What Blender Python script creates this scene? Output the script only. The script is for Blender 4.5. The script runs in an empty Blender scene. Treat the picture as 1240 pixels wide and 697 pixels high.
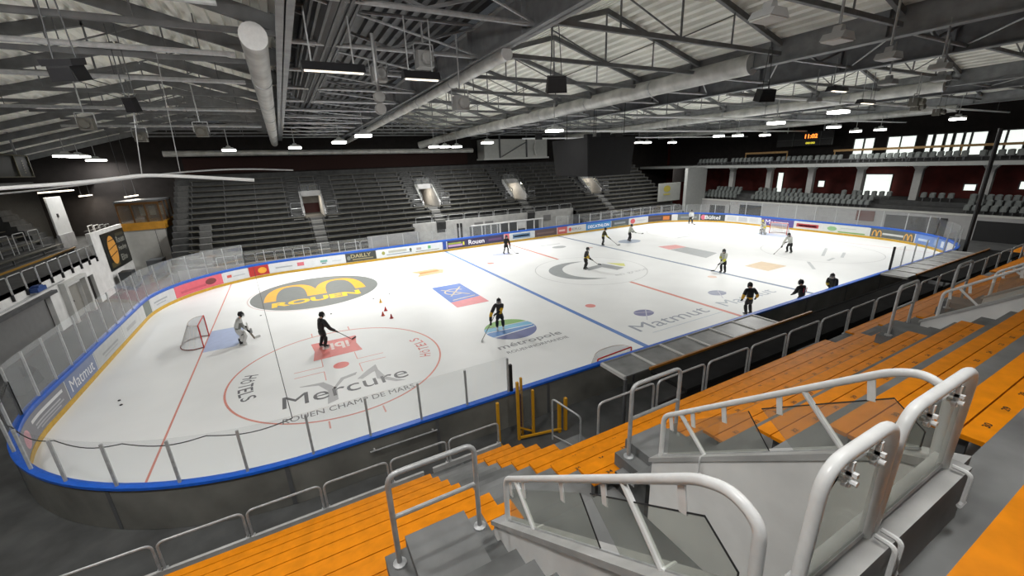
import bpy, bmesh, math, random
from mathutils import Vector, Matrix
random.seed(7)
sc = bpy.context.scene
col = sc.collection
PI = math.pi
R = math.radians
WL = {}                      # world location of every object with children

# ------------------------------------------------------------------ materials
def mat(name, rgb, rough=0.6, metal=0.0, var=0.12, scale=6.0, spec=0.4, bump=0.0, emit=None, estr=1.0):
    m = bpy.data.materials.new(name); m.use_nodes = True
    nt = m.node_tree; b = nt.nodes['Principled BSDF']
    b.inputs['Roughness'].default_value = rough; b.inputs['Metallic'].default_value = metal
    b.inputs['Specular IOR Level'].default_value = spec
    c = tuple(rgb) + (1,)
    if var > 0:
        tc = nt.nodes.new('ShaderNodeTexCoord'); nz = nt.nodes.new('ShaderNodeTexNoise')
        nz.inputs['Scale'].default_value = scale; nz.inputs['Detail'].default_value = 4
        rp = nt.nodes.new('ShaderNodeMapRange')
        rp.inputs['From Min'].default_value = .3; rp.inputs['From Max'].default_value = .7
        rp.inputs['To Min'].default_value = 1 - var; rp.inputs['To Max'].default_value = 1 + var
        mx = nt.nodes.new('ShaderNodeMix'); mx.data_type = 'RGBA'; mx.blend_type = 'MULTIPLY'
        mx.inputs['Factor'].default_value = 1; mx.inputs['A'].default_value = c
        nt.links.new(tc.outputs['Object'], nz.inputs['Vector'])
        nt.links.new(nz.outputs['Fac'], rp.inputs['Value'])
        nt.links.new(rp.outputs['Result'], mx.inputs['B'])
        nt.links.new(mx.outputs['Result'], b.inputs['Base Color'])
        if bump > 0:
            bp = nt.nodes.new('ShaderNodeBump'); bp.inputs['Strength'].default_value = bump
            bp.inputs['Distance'].default_value = .02
            nt.links.new(nz.outputs['Fac'], bp.inputs['Height']); nt.links.new(bp.outputs['Normal'], b.inputs['Normal'])
    else:
        b.inputs['Base Color'].default_value = c
    if emit:
        b.inputs['Emission Color'].default_value = tuple(emit) + (1,); b.inputs['Emission Strength'].default_value = estr
    return m

def glass_mat(name, tint, haze, gloss):
    m = bpy.data.materials.new(name); m.use_nodes = True
    nt = m.node_tree; nt.nodes.clear()
    o = nt.nodes.new('ShaderNodeOutputMaterial'); t = nt.nodes.new('ShaderNodeBsdfTransparent')
    g = nt.nodes.new('ShaderNodeBsdfGlossy'); d = nt.nodes.new('ShaderNodeBsdfDiffuse')
    a = nt.nodes.new('ShaderNodeMixShader'); b = nt.nodes.new('ShaderNodeMixShader')
    t.inputs['Color'].default_value = tuple(tint) + (1,); g.inputs['Roughness'].default_value = .03
    d.inputs['Color'].default_value = (.75, .78, .8, 1)
    a.inputs['Fac'].default_value = haze; b.inputs['Fac'].default_value = gloss
    nt.links.new(t.outputs[0], a.inputs[1]); nt.links.new(d.outputs[0], a.inputs[2])
    nt.links.new(a.outputs[0], b.inputs[1]); nt.links.new(g.outputs[0], b.inputs[2]); nt.links.new(b.outputs[0], o.inputs[0])
    return m

def s2l(r, g, b):
    f = lambda v: (v / 255 / 12.92) if v / 255 <= .04045 else ((v / 255 + .055) / 1.055) ** 2.4
    return (f(r), f(g), f(b))

M = {}
M['ice'] = mat('ice', (.84, .855, .855), .42, var=.035, scale=.35, spec=.12)
M['floor'] = mat('rubber_floor', (.07, .072, .072), .7, scale=1.2, var=.3, bump=.1)
M['concrete'] = mat('concrete', (.165, .17, .17), .85, scale=1.1, var=.38, bump=.15)
M['concrete_pale'] = mat('concrete_pale', (.40, .40, .395), .85, scale=3, var=.15, bump=.1)
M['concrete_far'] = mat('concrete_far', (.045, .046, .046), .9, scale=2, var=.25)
M['white_wall'] = mat('white_wall', (.76, .76, .75), .8, scale=1.5, var=.1)
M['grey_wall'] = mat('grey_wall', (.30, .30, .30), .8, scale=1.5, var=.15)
M['dark_wall'] = mat('dark_wall', (.018, .015, .014), .9, var=.2, scale=2)
M['red_wall'] = mat('red_wall', (.07, .008, .006), .85, var=.3, scale=1)
M['board'] = mat('board_white', (.62, .63, .63), .35, var=.04)
M['board_back'] = mat('board_back', (.15, .15, .136), .55, var=.3, scale=.8)
M['cap'] = mat('cap_blue', (.01, .11, .58), .35, var=.1)
M['kick'] = mat('kick_yellow', (.55, .33, .025), .4, var=.12)
M['galv'] = mat('galvanised', (.42, .43, .435), .38, .3, var=.15, scale=9)
M['paint'] = mat('white_paint', (.72, .73, .73), .32, var=.05, scale=12)
M['steel'] = mat('grey_steel', (.27, .28, .29), .5, .1, var=.2, scale=2)
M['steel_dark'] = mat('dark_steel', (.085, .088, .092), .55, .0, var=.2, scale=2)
M['truss'] = mat('truss_steel', (.17, .175, .18), .6, .0, var=.2, scale=2)
M['deck'] = mat('roof_deck', (.9, .9, .84), .6, .0, var=.12, scale=.6)
M['duct'] = mat('duct_silver', (.52, .52, .50), .42, .25, var=.22, scale=1.5)
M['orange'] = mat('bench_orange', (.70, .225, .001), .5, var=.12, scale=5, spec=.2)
M['orange_d'] = mat('bench_dim', (.055, .051, .037), .6, var=.2, scale=4)  # bench orange darkened; the dim light of the far stand is in the colour
M['black'] = mat('black', (.012, .012, .013), .5, var=.1)
M['screen'] = mat('screen_black', (.026, .026, .027), .9, var=.06, scale=3, spec=.1)
M['black_shine'] = mat('black_shine', (.02, .02, .022), .3, var=.1)
M['seat'] = mat('seat_grey', (.10, .112, .108), .5, var=.12)
M['wood'] = mat('wood_tan', (.42, .25, .09), .5, var=.15, scale=4)
M['booth_wood'] = mat('booth_wood', (.48, .23, .025), .45, var=.15, scale=3)
M['tar'] = mat('tar_roof', (.018,.018,.018), .95, var=.2, scale=2, spec=.02)
M['canopy'] = mat('canopy_panel', (.19, .195, .195), .35, var=.25, scale=2)
M['carpet'] = mat('carpet', (.08, .035, .045), .9, var=.2)
M['glass'] = glass_mat('clear_glass', (.95, .96, .96), .06, .05)
M['glass_end'] = glass_mat('end_glass', (.96, .97, .97), .2, .07)  # diffuse haze whitens the end panes in place of the ice's reflection
M['glass_rail'] = glass_mat('rail_glass', (.84, .85, .82), .05, .06)
M['net'] = glass_mat('white_net', (1, 1, 1), .42, .0)
M['lamp'] = mat('lamp_glow', (1, 1, 1), .4, var=0, emit=(1, .99, .94), estr=9)
M['lamp_warm'] = mat('lamp_warm', (1, 1, 1), .4, var=0, emit=(1, .86, .66), estr=2.6)
M['day'] = mat('daylight_window', (.8, .85, .82), .3, var=0, emit=(.93, 1, .93), estr=.95)
M['led_r'] = mat('led_amber', (.1, .02, 0), .5, var=0, emit=(1, .22, .03), estr=3)
M['led_y'] = mat('led_yellow', (.1, .08, 0), .5, var=0, emit=(.75, .65, .05), estr=1.2)
M['skin'] = mat('skin', (.55, .34, .25), .55, var=.08)
_cm = {}
def C(r, g, b, rough=.5):
    k = (r, g, b, rough)
    if k not in _cm: _cm[k] = mat('paint_%d_%d_%d' % (r, g, b), s2l(r, g, b), rough, var=.05, scale=3)
    return _cm[k]

# ------------------------------------------------------------------ mesh builder
class MB:
    def __init__(s): s.v = []; s.f = []; s.m = []; s.cur = 0
    def add(s, vs, fs):
        o = len(s.v); s.v += [Vector(p) for p in vs]; s.f += [tuple(i + o for i in f) for f in fs]; s.m += [s.cur] * len(fs)
        return s
    def box(s, a, b):
        x0, y0, z0 = (min(a[i], b[i]) for i in range(3)); x1, y1, z1 = (max(a[i], b[i]) for i in range(3))
        return s.add([(x0,y0,z0),(x1,y0,z0),(x1,y1,z0),(x0,y1,z0),(x0,y0,z1),(x1,y0,z1),(x1,y1,z1),(x0,y1,z1)],
              [(0,3,2,1),(4,5,6,7),(0,1,5,4),(1,2,6,5),(2,3,7,6),(3,0,4,7)])
    def bar(s, p, q, w, h, up=(0,0,1)):
        p = Vector(p); q = Vector(q); d = (q - p).normalized(); u = Vector(up)
        if abs(d.dot(u)) > .98: u = Vector((0,1,0))
        r = d.cross(u).normalized(); u = r.cross(d).normalized(); r = r * w / 2; u = u * h / 2
        vs = [p-r-u, p+r-u, p+r+u, p-r+u, q-r-u, q+r-u, q+r+u, q-r+u]
        return s.add(vs, [(0,1,2,3),(7,6,5,4),(0,4,5,1),(1,5,6,2),(2,6,7,3),(3,7,4,0)])
    def tube(s, pts, r, n=8, r2=None, caps=True):
        P = [Vector(p) for p in pts]; prev = None; rings = []; base = len(s.v)
        for i, p in enumerate(P):
            d = (P[min(i+1, len(P)-1)] - P[max(i-1, 0)]).normalized()
            if prev is None:
                a = Vector((0,0,1)) if abs(d.z) < .9 else Vector((0,1,0)); u = d.cross(a).normalized()
            else:
                u = (prev - d * prev.dot(d)).normalized()
            prev = u; w = d.cross(u)
            rr = r if r2 is None else r + (r2 - r) * i / max(1, len(P)-1)
            s.v += [p + (u * math.cos(2*PI*k/n) + w * math.sin(2*PI*k/n)) * rr for k in range(n)]
        for i in range(len(P)-1):
            for k in range(n):
                a = base + i*n + k; b = base + i*n + (k+1) % n
                s.f.append((a, b, b+n, a+n)); s.m.append(s.cur)
        if caps:
            s.f.append(tuple(base + k for k in range(n))[::-1]); s.f.append(tuple(base + (len(P)-1)*n + k for k in range(n))); s.m += [s.cur]*2
        return s
    def rtube(s, pts, r, fil=.12, n=10, seg=5):
        P = [Vector(p) for p in pts]; out = [P[0]]
        for i in range(1, len(P)-1):
            a, b, c = P[i-1], P[i], P[i+1]; d1 = (a-b); d2 = (c-b)
            f = min(fil, d1.length*.48, d2.length*.48); p0 = b + d1.normalized()*f; p1 = b + d2.normalized()*f
            for k in range(seg+1):
                t = k/seg; out.append(p0*(1-t)**2 + b*2*t*(1-t) + p1*t*t)
        out.append(P[-1]); return s.tube(out, r, n)
    def lathe(s, prof, n=12, at=(0,0,0), axis='z', sx=1, sy=1):
        base = len(s.v); A = Vector(at)
        for r, z in prof:
            for k in range(n):
                c, d = r*math.cos(2*PI*k/n)*sx, r*math.sin(2*PI*k/n)*sy
                s.v.append(A + (Vector((c,d,z)) if axis == 'z' else Vector((c,z,d)) if axis == 'y' else Vector((z,c,d))))
        for i in range(len(prof)-1):
            for k in range(n):
                a = base+i*n+k; b = base+i*n+(k+1) % n
                s.f.append((a,b,b+n,a+n)); s.m.append(s.cur)
        s.f.append(tuple(base+k for k in range(n))[::-1]); s.f.append(tuple(base+(len(prof)-1)*n+k for k in range(n))); s.m += [s.cur]*2
        return s
    def poly(s, pts): return s.add(pts, [tuple(range(len(pts)))])
    def strip(s, A, B):
        n = len(A); return s.add(list(A)+list(B), [(i, i+1, n+i+1, n+i) for i in range(n-1)])
    def prism(s, prof, f, t0, t1):
        """prof 2-D polygon, f(a, b, t) -> point"""
        n = len(prof); A = [f(a,b,t0) for a,b in prof]; B = [f(a,b,t1) for a,b in prof]
        return s.add(A+B, [tuple(range(n))[::-1], tuple(range(n,2*n))] + [(i,(i+1)%n,n+(i+1)%n,n+i) for i in range(n)])
    def merge(s, o, T=Matrix.Identity(4)):
        return s.add([T @ p for p in o.v], o.f)

def mesh_obj(name, mb, m, base, parent=None, smooth=False):
    me = bpy.data.meshes.new(name)
    me.from_pydata([p - base for p in mb.v], [], mb.f)
    ms = m if isinstance(m, (list, tuple)) else [m]
    for x in ms: me.materials.append(x)
    if len(ms) > 1: me.polygons.foreach_set('material_index', mb.m)
    bm = bmesh.new(); bm.from_mesh(me); bmesh.ops.recalc_face_normals(bm, faces=bm.faces); bm.to_mesh(me); bm.free()
    if smooth:
        me.polygons.foreach_set('use_smooth', [True]*len(me.polygons))
        try: me.set_sharp_from_angle(angle=R(40))
        except Exception: pass
    o = bpy.data.objects.new(name, me); col.objects.link(o)
    if parent is not None: o.parent = parent
    else: o.location = base
    WL[o.name] = base
    return o
def tag(o, label, cat, group=None, kind=None):
    if label: o['label'] = label
    if cat: o['category'] = cat
    if group: o['group'] = group
    if kind: o['kind'] = kind
    return o
def thing(name, label, cat, loc=(0,0,0), group=None, kind=None):
    o = bpy.data.objects.new(name, None); o.empty_display_size = .2; col.objects.link(o); o.location = loc
    WL[o.name] = Vector(loc); return tag(o, label, cat, group, kind)
def part(name, mb, m, parent, label=None, smooth=False):
    o = mesh_obj(name, mb, m, WL[parent.name], parent, smooth)
    if label: o['label'] = label
    return o
def solo(name, mb, m, label, cat, group=None, kind=None, smooth=False):
    xs = [p.x for p in mb.v]; ys = [p.y for p in mb.v]; zs = [p.z for p in mb.v]
    b = Vector(((min(xs)+max(xs))/2, (min(ys)+max(ys))/2, min(zs)))
    return tag(mesh_obj(name, mb, m, b, None, smooth), label, cat, group, kind)
def struct(name, mb, m, label=None, cat=None):
    return solo(name, mb, m, label, cat, kind='structure')
def dup(root, delta=(0,0,0), label=None, group=None, rz=None, name=None):
    def cp(o, par):
        c = o.copy(); col.objects.link(c)
        if par is not None: c.parent = par
        for ch in o.children: cp(ch, c)
        return c
    r = cp(root, None); r.location = Vector(root.location) + Vector(delta)
    if rz is not None: r.rotation_euler.z = rz
    if label: r['label'] = label
    if group: r['group'] = group
    WL[r.name] = Vector(r.location)
    return r
ORD = ['first','second','third','fourth','fifth','sixth','seventh','eighth','ninth','tenth','eleventh','twelfth','thirteenth','fourteenth','fifteenth','sixteenth','seventeenth','eighteenth','nineteenth','twentieth','twenty-first','twenty-second','twenty-third','twenty-fourth','twenty-fifth']

# text -> flat mesh pieces (built-in font), normalised to given box
def text_mb(s, w=None, h=1.0, bold=.012, shear=0.0):
    cu = bpy.data.curves.new('t', 'FONT'); cu.body = s; cu.size = 1; cu.offset = 0 if 'M' in s else bold; cu.shear = shear; cu.resolution_u = 3
    o = bpy.data.objects.new('t', cu); me = bpy.data.meshes.new_from_object(o)
    mb = MB()
    vs = [v.co.copy() for v in me.vertices]
    if vs:
        x0 = min(v.x for v in vs); x1 = max(v.x for v in vs); y0 = min(v.y for v in vs); y1 = max(v.y for v in vs)
        sy = h/(y1-y0); sx = (w/(x1-x0)) if w else sy
        mb.add([((v.x-x0)*sx, (v.y-y0)*sy, 0) for v in vs], [tuple(p.vertices) for p in me.polygons])
    bpy.data.objects.remove(o); bpy.data.meshes.remove(me); bpy.data.curves.remove(cu)
    return mb
def mapped(mb, f):
    o = MB(); o.add([f(p) for p in mb.v], mb.f); return o

# ------------------------------------------------------------------ skater bodies (skin modifier), made first
_skin = []
def skin_obj(chains, sub=1):
    """chains: list of ([(x,y,z),r] lists); a chain may begin with an int index of an existing vertex"""
    vs = []; rs = []; es = []
    for ch in chains:
        prev = None
        for it in ch:
            if isinstance(it, int): prev = it; continue
            vs.append(it[0]); rs.append(it[1]); i = len(vs)-1
            if prev is not None: es.append((prev, i))
            prev = i
    me = bpy.data.meshes.new('sk'); me.from_pydata(vs, es, [])
    o = bpy.data.objects.new('sk', me); col.objects.link(o)
    md = o.modifiers.new('s', 'SKIN'); md.use_smooth_shade = True; md.branch_smoothing = .6
    if sub:
        s2 = o.modifiers.new('u', 'SUBSURF'); s2.levels = sub; s2.render_levels = sub
    for i, v in enumerate(me.skin_vertices[0].data):
        v.radius = (rs[i], rs[i]) if not isinstance(rs[i], tuple) else rs[i]; v.use_root = False
    seen = set(); adj = {i: [] for i in range(len(vs))}
    for a, b in es: adj[a].append(b); adj[b].append(a)
    for i in range(len(vs)):
        if i in seen: continue
        me.skin_vertices[0].data[i].use_root = True; st = [i]
        while st:
            k = st.pop()
            if k in seen: continue
            seen.add(k); st += adj[k]
    _skin.append(o); return o
def bake():
    bpy.context.view_layer.update(); dg = bpy.context.evaluated_depsgraph_get(); out = []
    for o in _skin:
        ev = o.evaluated_get(dg); out.append(bpy.data.meshes.new_from_object(ev))
    for o in _skin:
        me = o.data; bpy.data.objects.remove(o); bpy.data.meshes.remove(me)
    _skin.clear(); return out

V = Vector
def lerp(a, b, t): return V(a)*(1-t) + V(b)*t
def pose(lean=.12, sq=0.0, stance=.16, stagger=.0, hands=((.26,.40,1.02),(-.26,.34,1.0)), turn=0.0):
    """joint dictionary, figure faces +y, skates on z=0"""
    hz = .97 - sq; J = {}
    J['pel'] = V((0, -.02 - sq*.35, hz)); J['spine'] = J['pel'] + V((0, lean*.4, .24)); J['chest'] = J['pel'] + V((0, lean*1.0, .46))
    J['neck'] = J['pel'] + V((0, lean*1.35, .61)); J['head'] = J['neck'] + V((0, .03 + lean*.1, .1)); J['top'] = J['head'] + V((0, .01, .13))
    for sd, k in ((1,'r'),(-1,'l')):
        J['sh'+k] = J['pel'] + V((sd*.20, lean*1.15, .51)); J['hand'+k] = V(hands[0 if sd == 1 else 1]) + V((0, 0, -sq*.6))
        mid = lerp(J['sh'+k], J['hand'+k], .52); J['el'+k] = mid + V((sd*.12, -.10, -.06))
        J['hip'+k] = J['pel'] + V((sd*.10, 0, -.06)); st = stagger*sd
        J['an'+k] = V((sd*stance, -.04 + st, .13)); J['kn'+k] = lerp(J['hip'+k], J['an'+k], .5) + V((sd*.02, .10 + sq*.55, .0))
    return J
def fig_skins(J):
    """body, jersey, breeches, sock r, sock l, glove r, glove l"""
    out = []
    b = [[ (J['pel'],.13), (J['spine'],.12), (J['chest'],.135), (J['neck'],.06), (J['head'],(.085,.1)), (J['top'],(.075,.09)) ]]
    b.append([4, (J['head'] + V((0,.115,.0)), .014)])                       # nose
    for k in 'rl':
        b.append([2, (J['sh'+k],.075), (J['el'+k],.05), (J['hand'+k],.036)])
        b.append([0, (J['hip'+k],.10), (J['kn'+k],.07), (J['an'+k],.05), (J['an'+k]+V((0,.11,-.07)),.038)])
    skin_obj(b)
    j = [[ (J['pel']+V((0,0,-.15)),.205), (J['spine'],.2), (J['chest'],.225), (lerp(J['chest'],J['neck'],.75),.09) ]]
    for k in 'rl':
        w = lerp(J['el'+k], J['hand'+k], .8)
        j.append([2, (J['sh'+k],.125), (lerp(J['sh'+k],J['el'+k],.55),.105), (J['el'+k],.095), (w,.075)])
    skin_obj(j)
    p = [[ (J['pel']+V((0,0,.1)),.165), (J['pel']+V((0,0,-.07)),.18) ]]
    for k in 'rl': p.append([1, (lerp(J['hip'+k],J['kn'+k],.4),.15), (lerp(J['hip'+k],J['kn'+k],.88),.125)])
    skin_obj(p)
    for k in 'rl':
        skin_obj([[ (lerp(J['hip'+k],J['kn'+k],.8),.09), (J['kn'+k],.105), (lerp(J['kn'+k],J['an'+k],.5),.098), (J['an'+k]+V((0,0,.02)),.068) ]])
    for k, sd in (('r',1),('l',-1)):
        h = J['hand'+k]; d = (h - J['el'+k]).normalized()
        g = [[ (h - d*.13,.068), (h - d*.04,.06), (h + d*.04,.055) ]]
        side = d.cross(V((0,0,1))).normalized()
        for q in range(4):
            o = side*(q-1.5)*.03; L = (.05,.06,.055,.04)[q]
            g.append([2, (h + d*(.05+L*.4) + o, .017), (h + d*(.05+L*.7) + o + V((0,0,-.03)), .015)])
        g.append([1, (h - side*sd*.06 + d*.01, .02), (h - side*sd*.07 + d*.045 + V((0,0,-.02)), .017)])
        skin_obj(g, 1)

SK = [  # label, x, y, heading deg, pose kw, stick(top, heel) local, colours jersey/band/pants/sock/helmet, goalie
 ('goalkeeper in white pads standing in front of the near net on the left', -24.40,-1.44,-80, dict(lean=.2, sq=.14, stance=.24), ((.1,.3,.95),(-.25,.62,.03)), ((196,198,196),(120,122,120),(190,190,188),(205,205,203),(22,22,24)), True),
 ('skater all in black on the big red circle by the hotel logo', -20.62,-4.46,-70, dict(lean=.1, stance=.14, stagger=.05), ((.15,.22,1.1),(.3,1.35,.03)), ((17,17,19),(20,20,22),(14,14,16),(16,16,18),(12,12,14)), False),
 ('skater in black jersey with yellow sleeves on the striped green and blue disc', -12.07,-7.42,150, dict(lean=.12, stance=.16, stagger=.06), ((.18,.26,1.05),(.85,1.35,.03)), ((16,16,18),(214,170,30),(15,15,17),(22,22,24),(14,14,16)), False),
 ('skater in dark kit near the far boards below the dark banner with the town name', -2.6,9.9,185, dict(lean=.1, stance=.26), ((.1,.28,1.05),(-.7,.7,.03)), ((17,17,19),(17,17,19),(15,15,17),(90,90,90),(14,14,16)), False),
 ('skater in black with a yellow sleeve standing inside the centre circle', -0.31,0.21,215, dict(lean=.1, stance=.2), ((-.05,.28,1.0),(.85,1.25,.72)), ((16,16,18),(205,172,40),(15,15,17),(16,16,18),(30,30,25)), False),
 ('skater in yellow and black beside the far blue line, stick on the ice', 7.41,7.13,-125, dict(lean=.15, stance=.17), ((-.05,.26,1.1),(.1,1.5,.03)), ((58,56,28),(190,180,60),(15,15,17),(15,15,17),(14,14,16)), False),
 ('skater in pale jersey on the far blue spot', 11.09,7.1,-110, dict(lean=.12, stance=.2), ((-.05,.26,1.0),(.1,1.3,.75)), ((188,192,180),(150,155,140),(18,18,20),(18,18,20),(16,16,18)), False),
 ('skater in white at the far corner boards, farthest of all', 25.77,11.14,140, dict(lean=.1, stance=.2), ((.1,.26,.95),(-.3,.5,.03)), ((205,207,205),(180,180,178),(20,20,22),(40,40,42),(30,30,32)), False),
 ('skater in white jersey with a yellow waistband on the far blue line', 7.27,-6.81,95, dict(lean=.1, stance=.15), ((.05,.26,1.0),(-.1,1.3,.4)), ((196,199,190),(205,205,70),(15,15,17),(17,17,19),(14,14,16)), False),
 ('skater in black with yellow elbows seen from behind by the red line', 0.44,-13.21,-20, dict(lean=.06, stance=.14, hands=((.42,.06,.92),(-.42,.06,.92))), None, ((15,15,17),(208,160,40),(13,13,15),(15,15,17),(14,14,16)), False),
 ('skater in black with a numbered back standing behind the blue-capped boards', 3.05,-14.5,-10, dict(lean=.1, stance=.15), None, ((17,15,18),(15,15,17),(13,13,15),(15,15,17),(14,14,16)), False),
 ('skater in black and yellow bending over the boards by the long canopy gap', 6.45,-14.45,100, dict(lean=.38, sq=.05, stance=.16), ((.05,.35,.95),(-.2,1.1,.03)), ((20,20,20),(190,165,60),(14,14,16),(15,15,17),(14,14,16)), False),
 ('skater in white jersey and black breeches in front of the far net', 17.64,-5.89,80, dict(lean=.22, sq=.05, stance=.2), ((.15,.3,1.0),(.2,1.45,.03)), ((198,201,196),(190,192,188),(13,13,15),(14,14,16),(14,14,16)), False),
 ('goalkeeper in white and yellow crouching at the far net', 25.0,0.9,85, dict(lean=.3, sq=.22, stance=.26), ((.1,.3,.9),(-.3,.6,.03)), ((200,200,190),(215,200,60),(196,196,190),(206,206,200),(205,190,60)), True)]
_js = []
for s in SK:
    kw = dict(s[4])
    if s[5]:
        a, b = V(s[5][0]), V(s[5][1]); kw['hands'] = (tuple(lerp(a, b, .06)), tuple(lerp(a, b, .4)))
        if s[5][1][0] > 0: kw['hands'] = (tuple(lerp(a, b, .4)), tuple(lerp(a, b, .06)))
        sqz = kw.get('sq', 0)*.6
        kw['hands'] = tuple((h[0], h[1], h[2] + sqz) for h in kw['hands'])
    J = pose(**kw); _js.append(J); fig_skins(J)
_bk = bake()
def helmet_mb(J):
    h = J['head'] + V((0,.005,.02)); m = MB()
    m.lathe([(.128,-.05),(.135,0),(.13,.06),(.105,.115),(.06,.145),(.01,.153)], 14, at=h, sx=.9, sy=1.08)
    for sx in (-1,1): m.box(h+V((sx*.105,-.05,-.12)), h+V((sx*.128,.03,-.04)))
    m.box(h+V((-.02,-.1,.14)), h+V((.02,.08,.165)))
    return m
def cage_mb(J):
    h = J['head']; m = MB()
    for k in range(5):
        z = -.11 + .04*k
        m.tube([h+V((.115*math.cos(a), .03+.13*math.sin(a), z)) for a in [PI*i/8 for i in range(9)]], .005, 4)
    for a in [PI*i/8 for i in range(1, 8)]:
        m.tube([h+V((.115*math.cos(a), .03+.13*math.sin(a), -.11)), h+V((.115*math.cos(a), .03+.13*math.sin(a), .06))], .004, 4)
    return m
def face_mbs(J):
    h = J['head']
    e = [MB().lathe([(.001,-.012),(.012,-.006),(.014,0),(.012,.006),(.001,.012)], 8, at=h+V((sx*.034,.088,.03))) for sx in (-1, 1)]
    return [('eye', e[0]), ('eye', e[1]), ('mouth', MB().box(h+V((-.028,.086,-.052)), h+V((.028,.094,-.044)))),
            ('ear', MB().lathe([(.004,-.012),(.024,0),(.004,.012)], 8, at=h+V((.088,.0,.0)), axis='x')), ('ear', MB().lathe([(.004,-.012),(.024,0),(.004,.012)], 8, at=h+V((-.088,.0,.0)), axis='x'))]
def skate_mbs(J, k):
    a = J['an'+k]; b = MB(); c = MB()
    pr = [(-.07,.07),(-.075,.16),(-.05,.23),(.05,.22),(.07,.14),(.16,.115),(.2,.09),(.2,.07)]
    b.prism(pr, lambda p, q, t: V((a.x+t, a.y+p, q)), -.042, .042)
    c.prism([(-.09,.02),(-.08,.001),(.18,.001),(.215,.02),(.2,.035),(.13,.035),(.12,.07),(.09,.07),(.08,.035),(-.02,.035),(-.03,.07),(-.06,.07),(-.07,.035)], lambda p, q, t: V((a.x+t, a.y+p, q)), -.006, .006)
    return b, c
def raw(name, me, ms, parent=None, loc=None, rz=0):
    me.materials.clear()
    for x in (ms if isinstance(ms, (list, tuple)) else [ms]): me.materials.append(x)
    me.polygons.foreach_set('use_smooth', [True]*len(me.polygons))
    o = bpy.data.objects.new(name, me); col.objects.link(o)
    if parent is not None: o.parent = parent
    else: o.location = loc; o.rotation_euler.z = rz
    WL[o.name] = V((0,0,0)); return o
def lpart(name, mb, m, parent, label=None, smooth=False):
    o = mesh_obj(name, mb, m, V((0,0,0)), parent, smooth)
    if label: o['label'] = label
    return o
for i, s in enumerate(SK):
    J = _js[i]; B = _bk[i*7:(i+1)*7]; cj, cb, cp, cs, ch = [C(*c) for c in s[6]]; goalie = s[7]
    rz = R(s[3]); loc = V((s[1], s[2], 0.004))
    body = raw('person', B[0], [M['black'], M['skin']], None, loc, rz)
    for p in B[0].polygons: p.material_index = 1 if p.center.z > J['neck'].z - .03 else 0
    tag(body, s[0], 'person')
    jer = raw('jersey', B[1], [cj, cb], body)
    for p in B[1].polygons:
        c = p.center; z = c.z - J['pel'].z
        near = min((c - J['elr']).length, (c - J['ell']).length)
        p.material_index = 1 if (near < .15 or (-.16 < z < .03 and abs(c.x) < .24 and c.y < .25)) else 0
    raw('breeches', B[2], cp, body)
    raw('sock', B[3], cs, body); raw('sock', B[4], cs, body)
    raw('glove', B[5], C(20,20,22), body); raw('glove', B[6], C(20,20,22), body)
    hl = lpart('helmet', helmet_mb(J), ch, body, smooth=True)
    lpart('face_cage', cage_mb(J), M['galv'], hl)
    for nm, fm in face_mbs(J): lpart(nm, fm, M['skin'] if nm == 'ear' else C(60,30,25), body)
    for k in 'rl':
        b, c = skate_mbs(J, k); o = lpart('skate', b, C(200,200,200) if i == 2 else M['black'], body); lpart('skate_blade', c, M['galv'], o)
    if i == 10:
        t = text_mb('11', .26, .26, .02); q = J['chest'] + V((0,-.215,-.1))
        lpart('back_number', mapped(t, lambda p: V((q.x-.13+p.x, q.y-.01-.1*0, q.z-.12+p.y))), C(205,60,60), jer)
    if goalie:
        for k, sd in (('r',1),('l',-1)):
            a, kn = J['an'+k], J['kn'+k]; m = MB()
            up = kn + V((0,.06,.17)); lo = a + V((0,.12,-.03))
            m.bar(lo, kn + V((0,.13,0)), .28, .11, (0,1,0)); m.bar(kn + V((0,.13,0)), up, .26, .1, (0,1,0)); m.box(a+V((-.14,.06,-.12)), a+V((.14,.24,-.02)))
            lpart('leg_pad', m, C(206,206,203), body)
        h = J['handr']; m = MB().bar(h+V((0,.09,-.16)), h+V((0,.09,.2)), .2, .05, (0,1,0)); lpart('blocker_pad', m, C(200,200,198), body)
        h = J['handl']; m = MB().lathe([(.04,-.02),(.12,.0),(.15,.04),(.13,.09),(.1,.06)], 12, at=h+V((0,.06,-.02)), axis='y'); lpart('catching_glove', m, C(150,150,150), body)
    if s[5]:
        T = Matrix.Translation(loc) @ Matrix.Rotation(rz, 4, 'Z'); a, b = V(s[5][0]), V(s[5][1]); sh = MB().bar(a, b, .022, .03); bl = MB()
        d = (b - a); d.z = 0; d.normalize(); sd = V((-d.y, d.x, 0)) * (1 if b.x > 0 else -1)
        wdt = .1 if goalie else .065
        bl.prism([(0,-.02),(.02,-.025),(.3,-.02),(.31,.02),(.28,wdt),(.0,wdt*.8)], lambda p, q, t: b + (sd*.5+d*.85).normalized()*p + V((0,0,q)) + sd.cross(V((0,0,1)))*t, -.008, .008)
        if goalie: sh.bar(lerp(a, b, .45), b, .03, .09)
        t = thing('hockey_stick', 'hockey stick held by the ' + s[0], 'stick', tuple(T @ b))
        if len(t['label'].split()) > 16: t['label'] = 'stick of the ' + ' '.join(s[0].split()[:12])
        part('shaft', mapped(sh, lambda p: T @ p), M['black'] if i % 2 else C(120,110,95), t)
        part('stick_blade', mapped(bl, lambda p: T @ p), M['black'] if not goalie else C(200,200,198), t)

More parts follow.
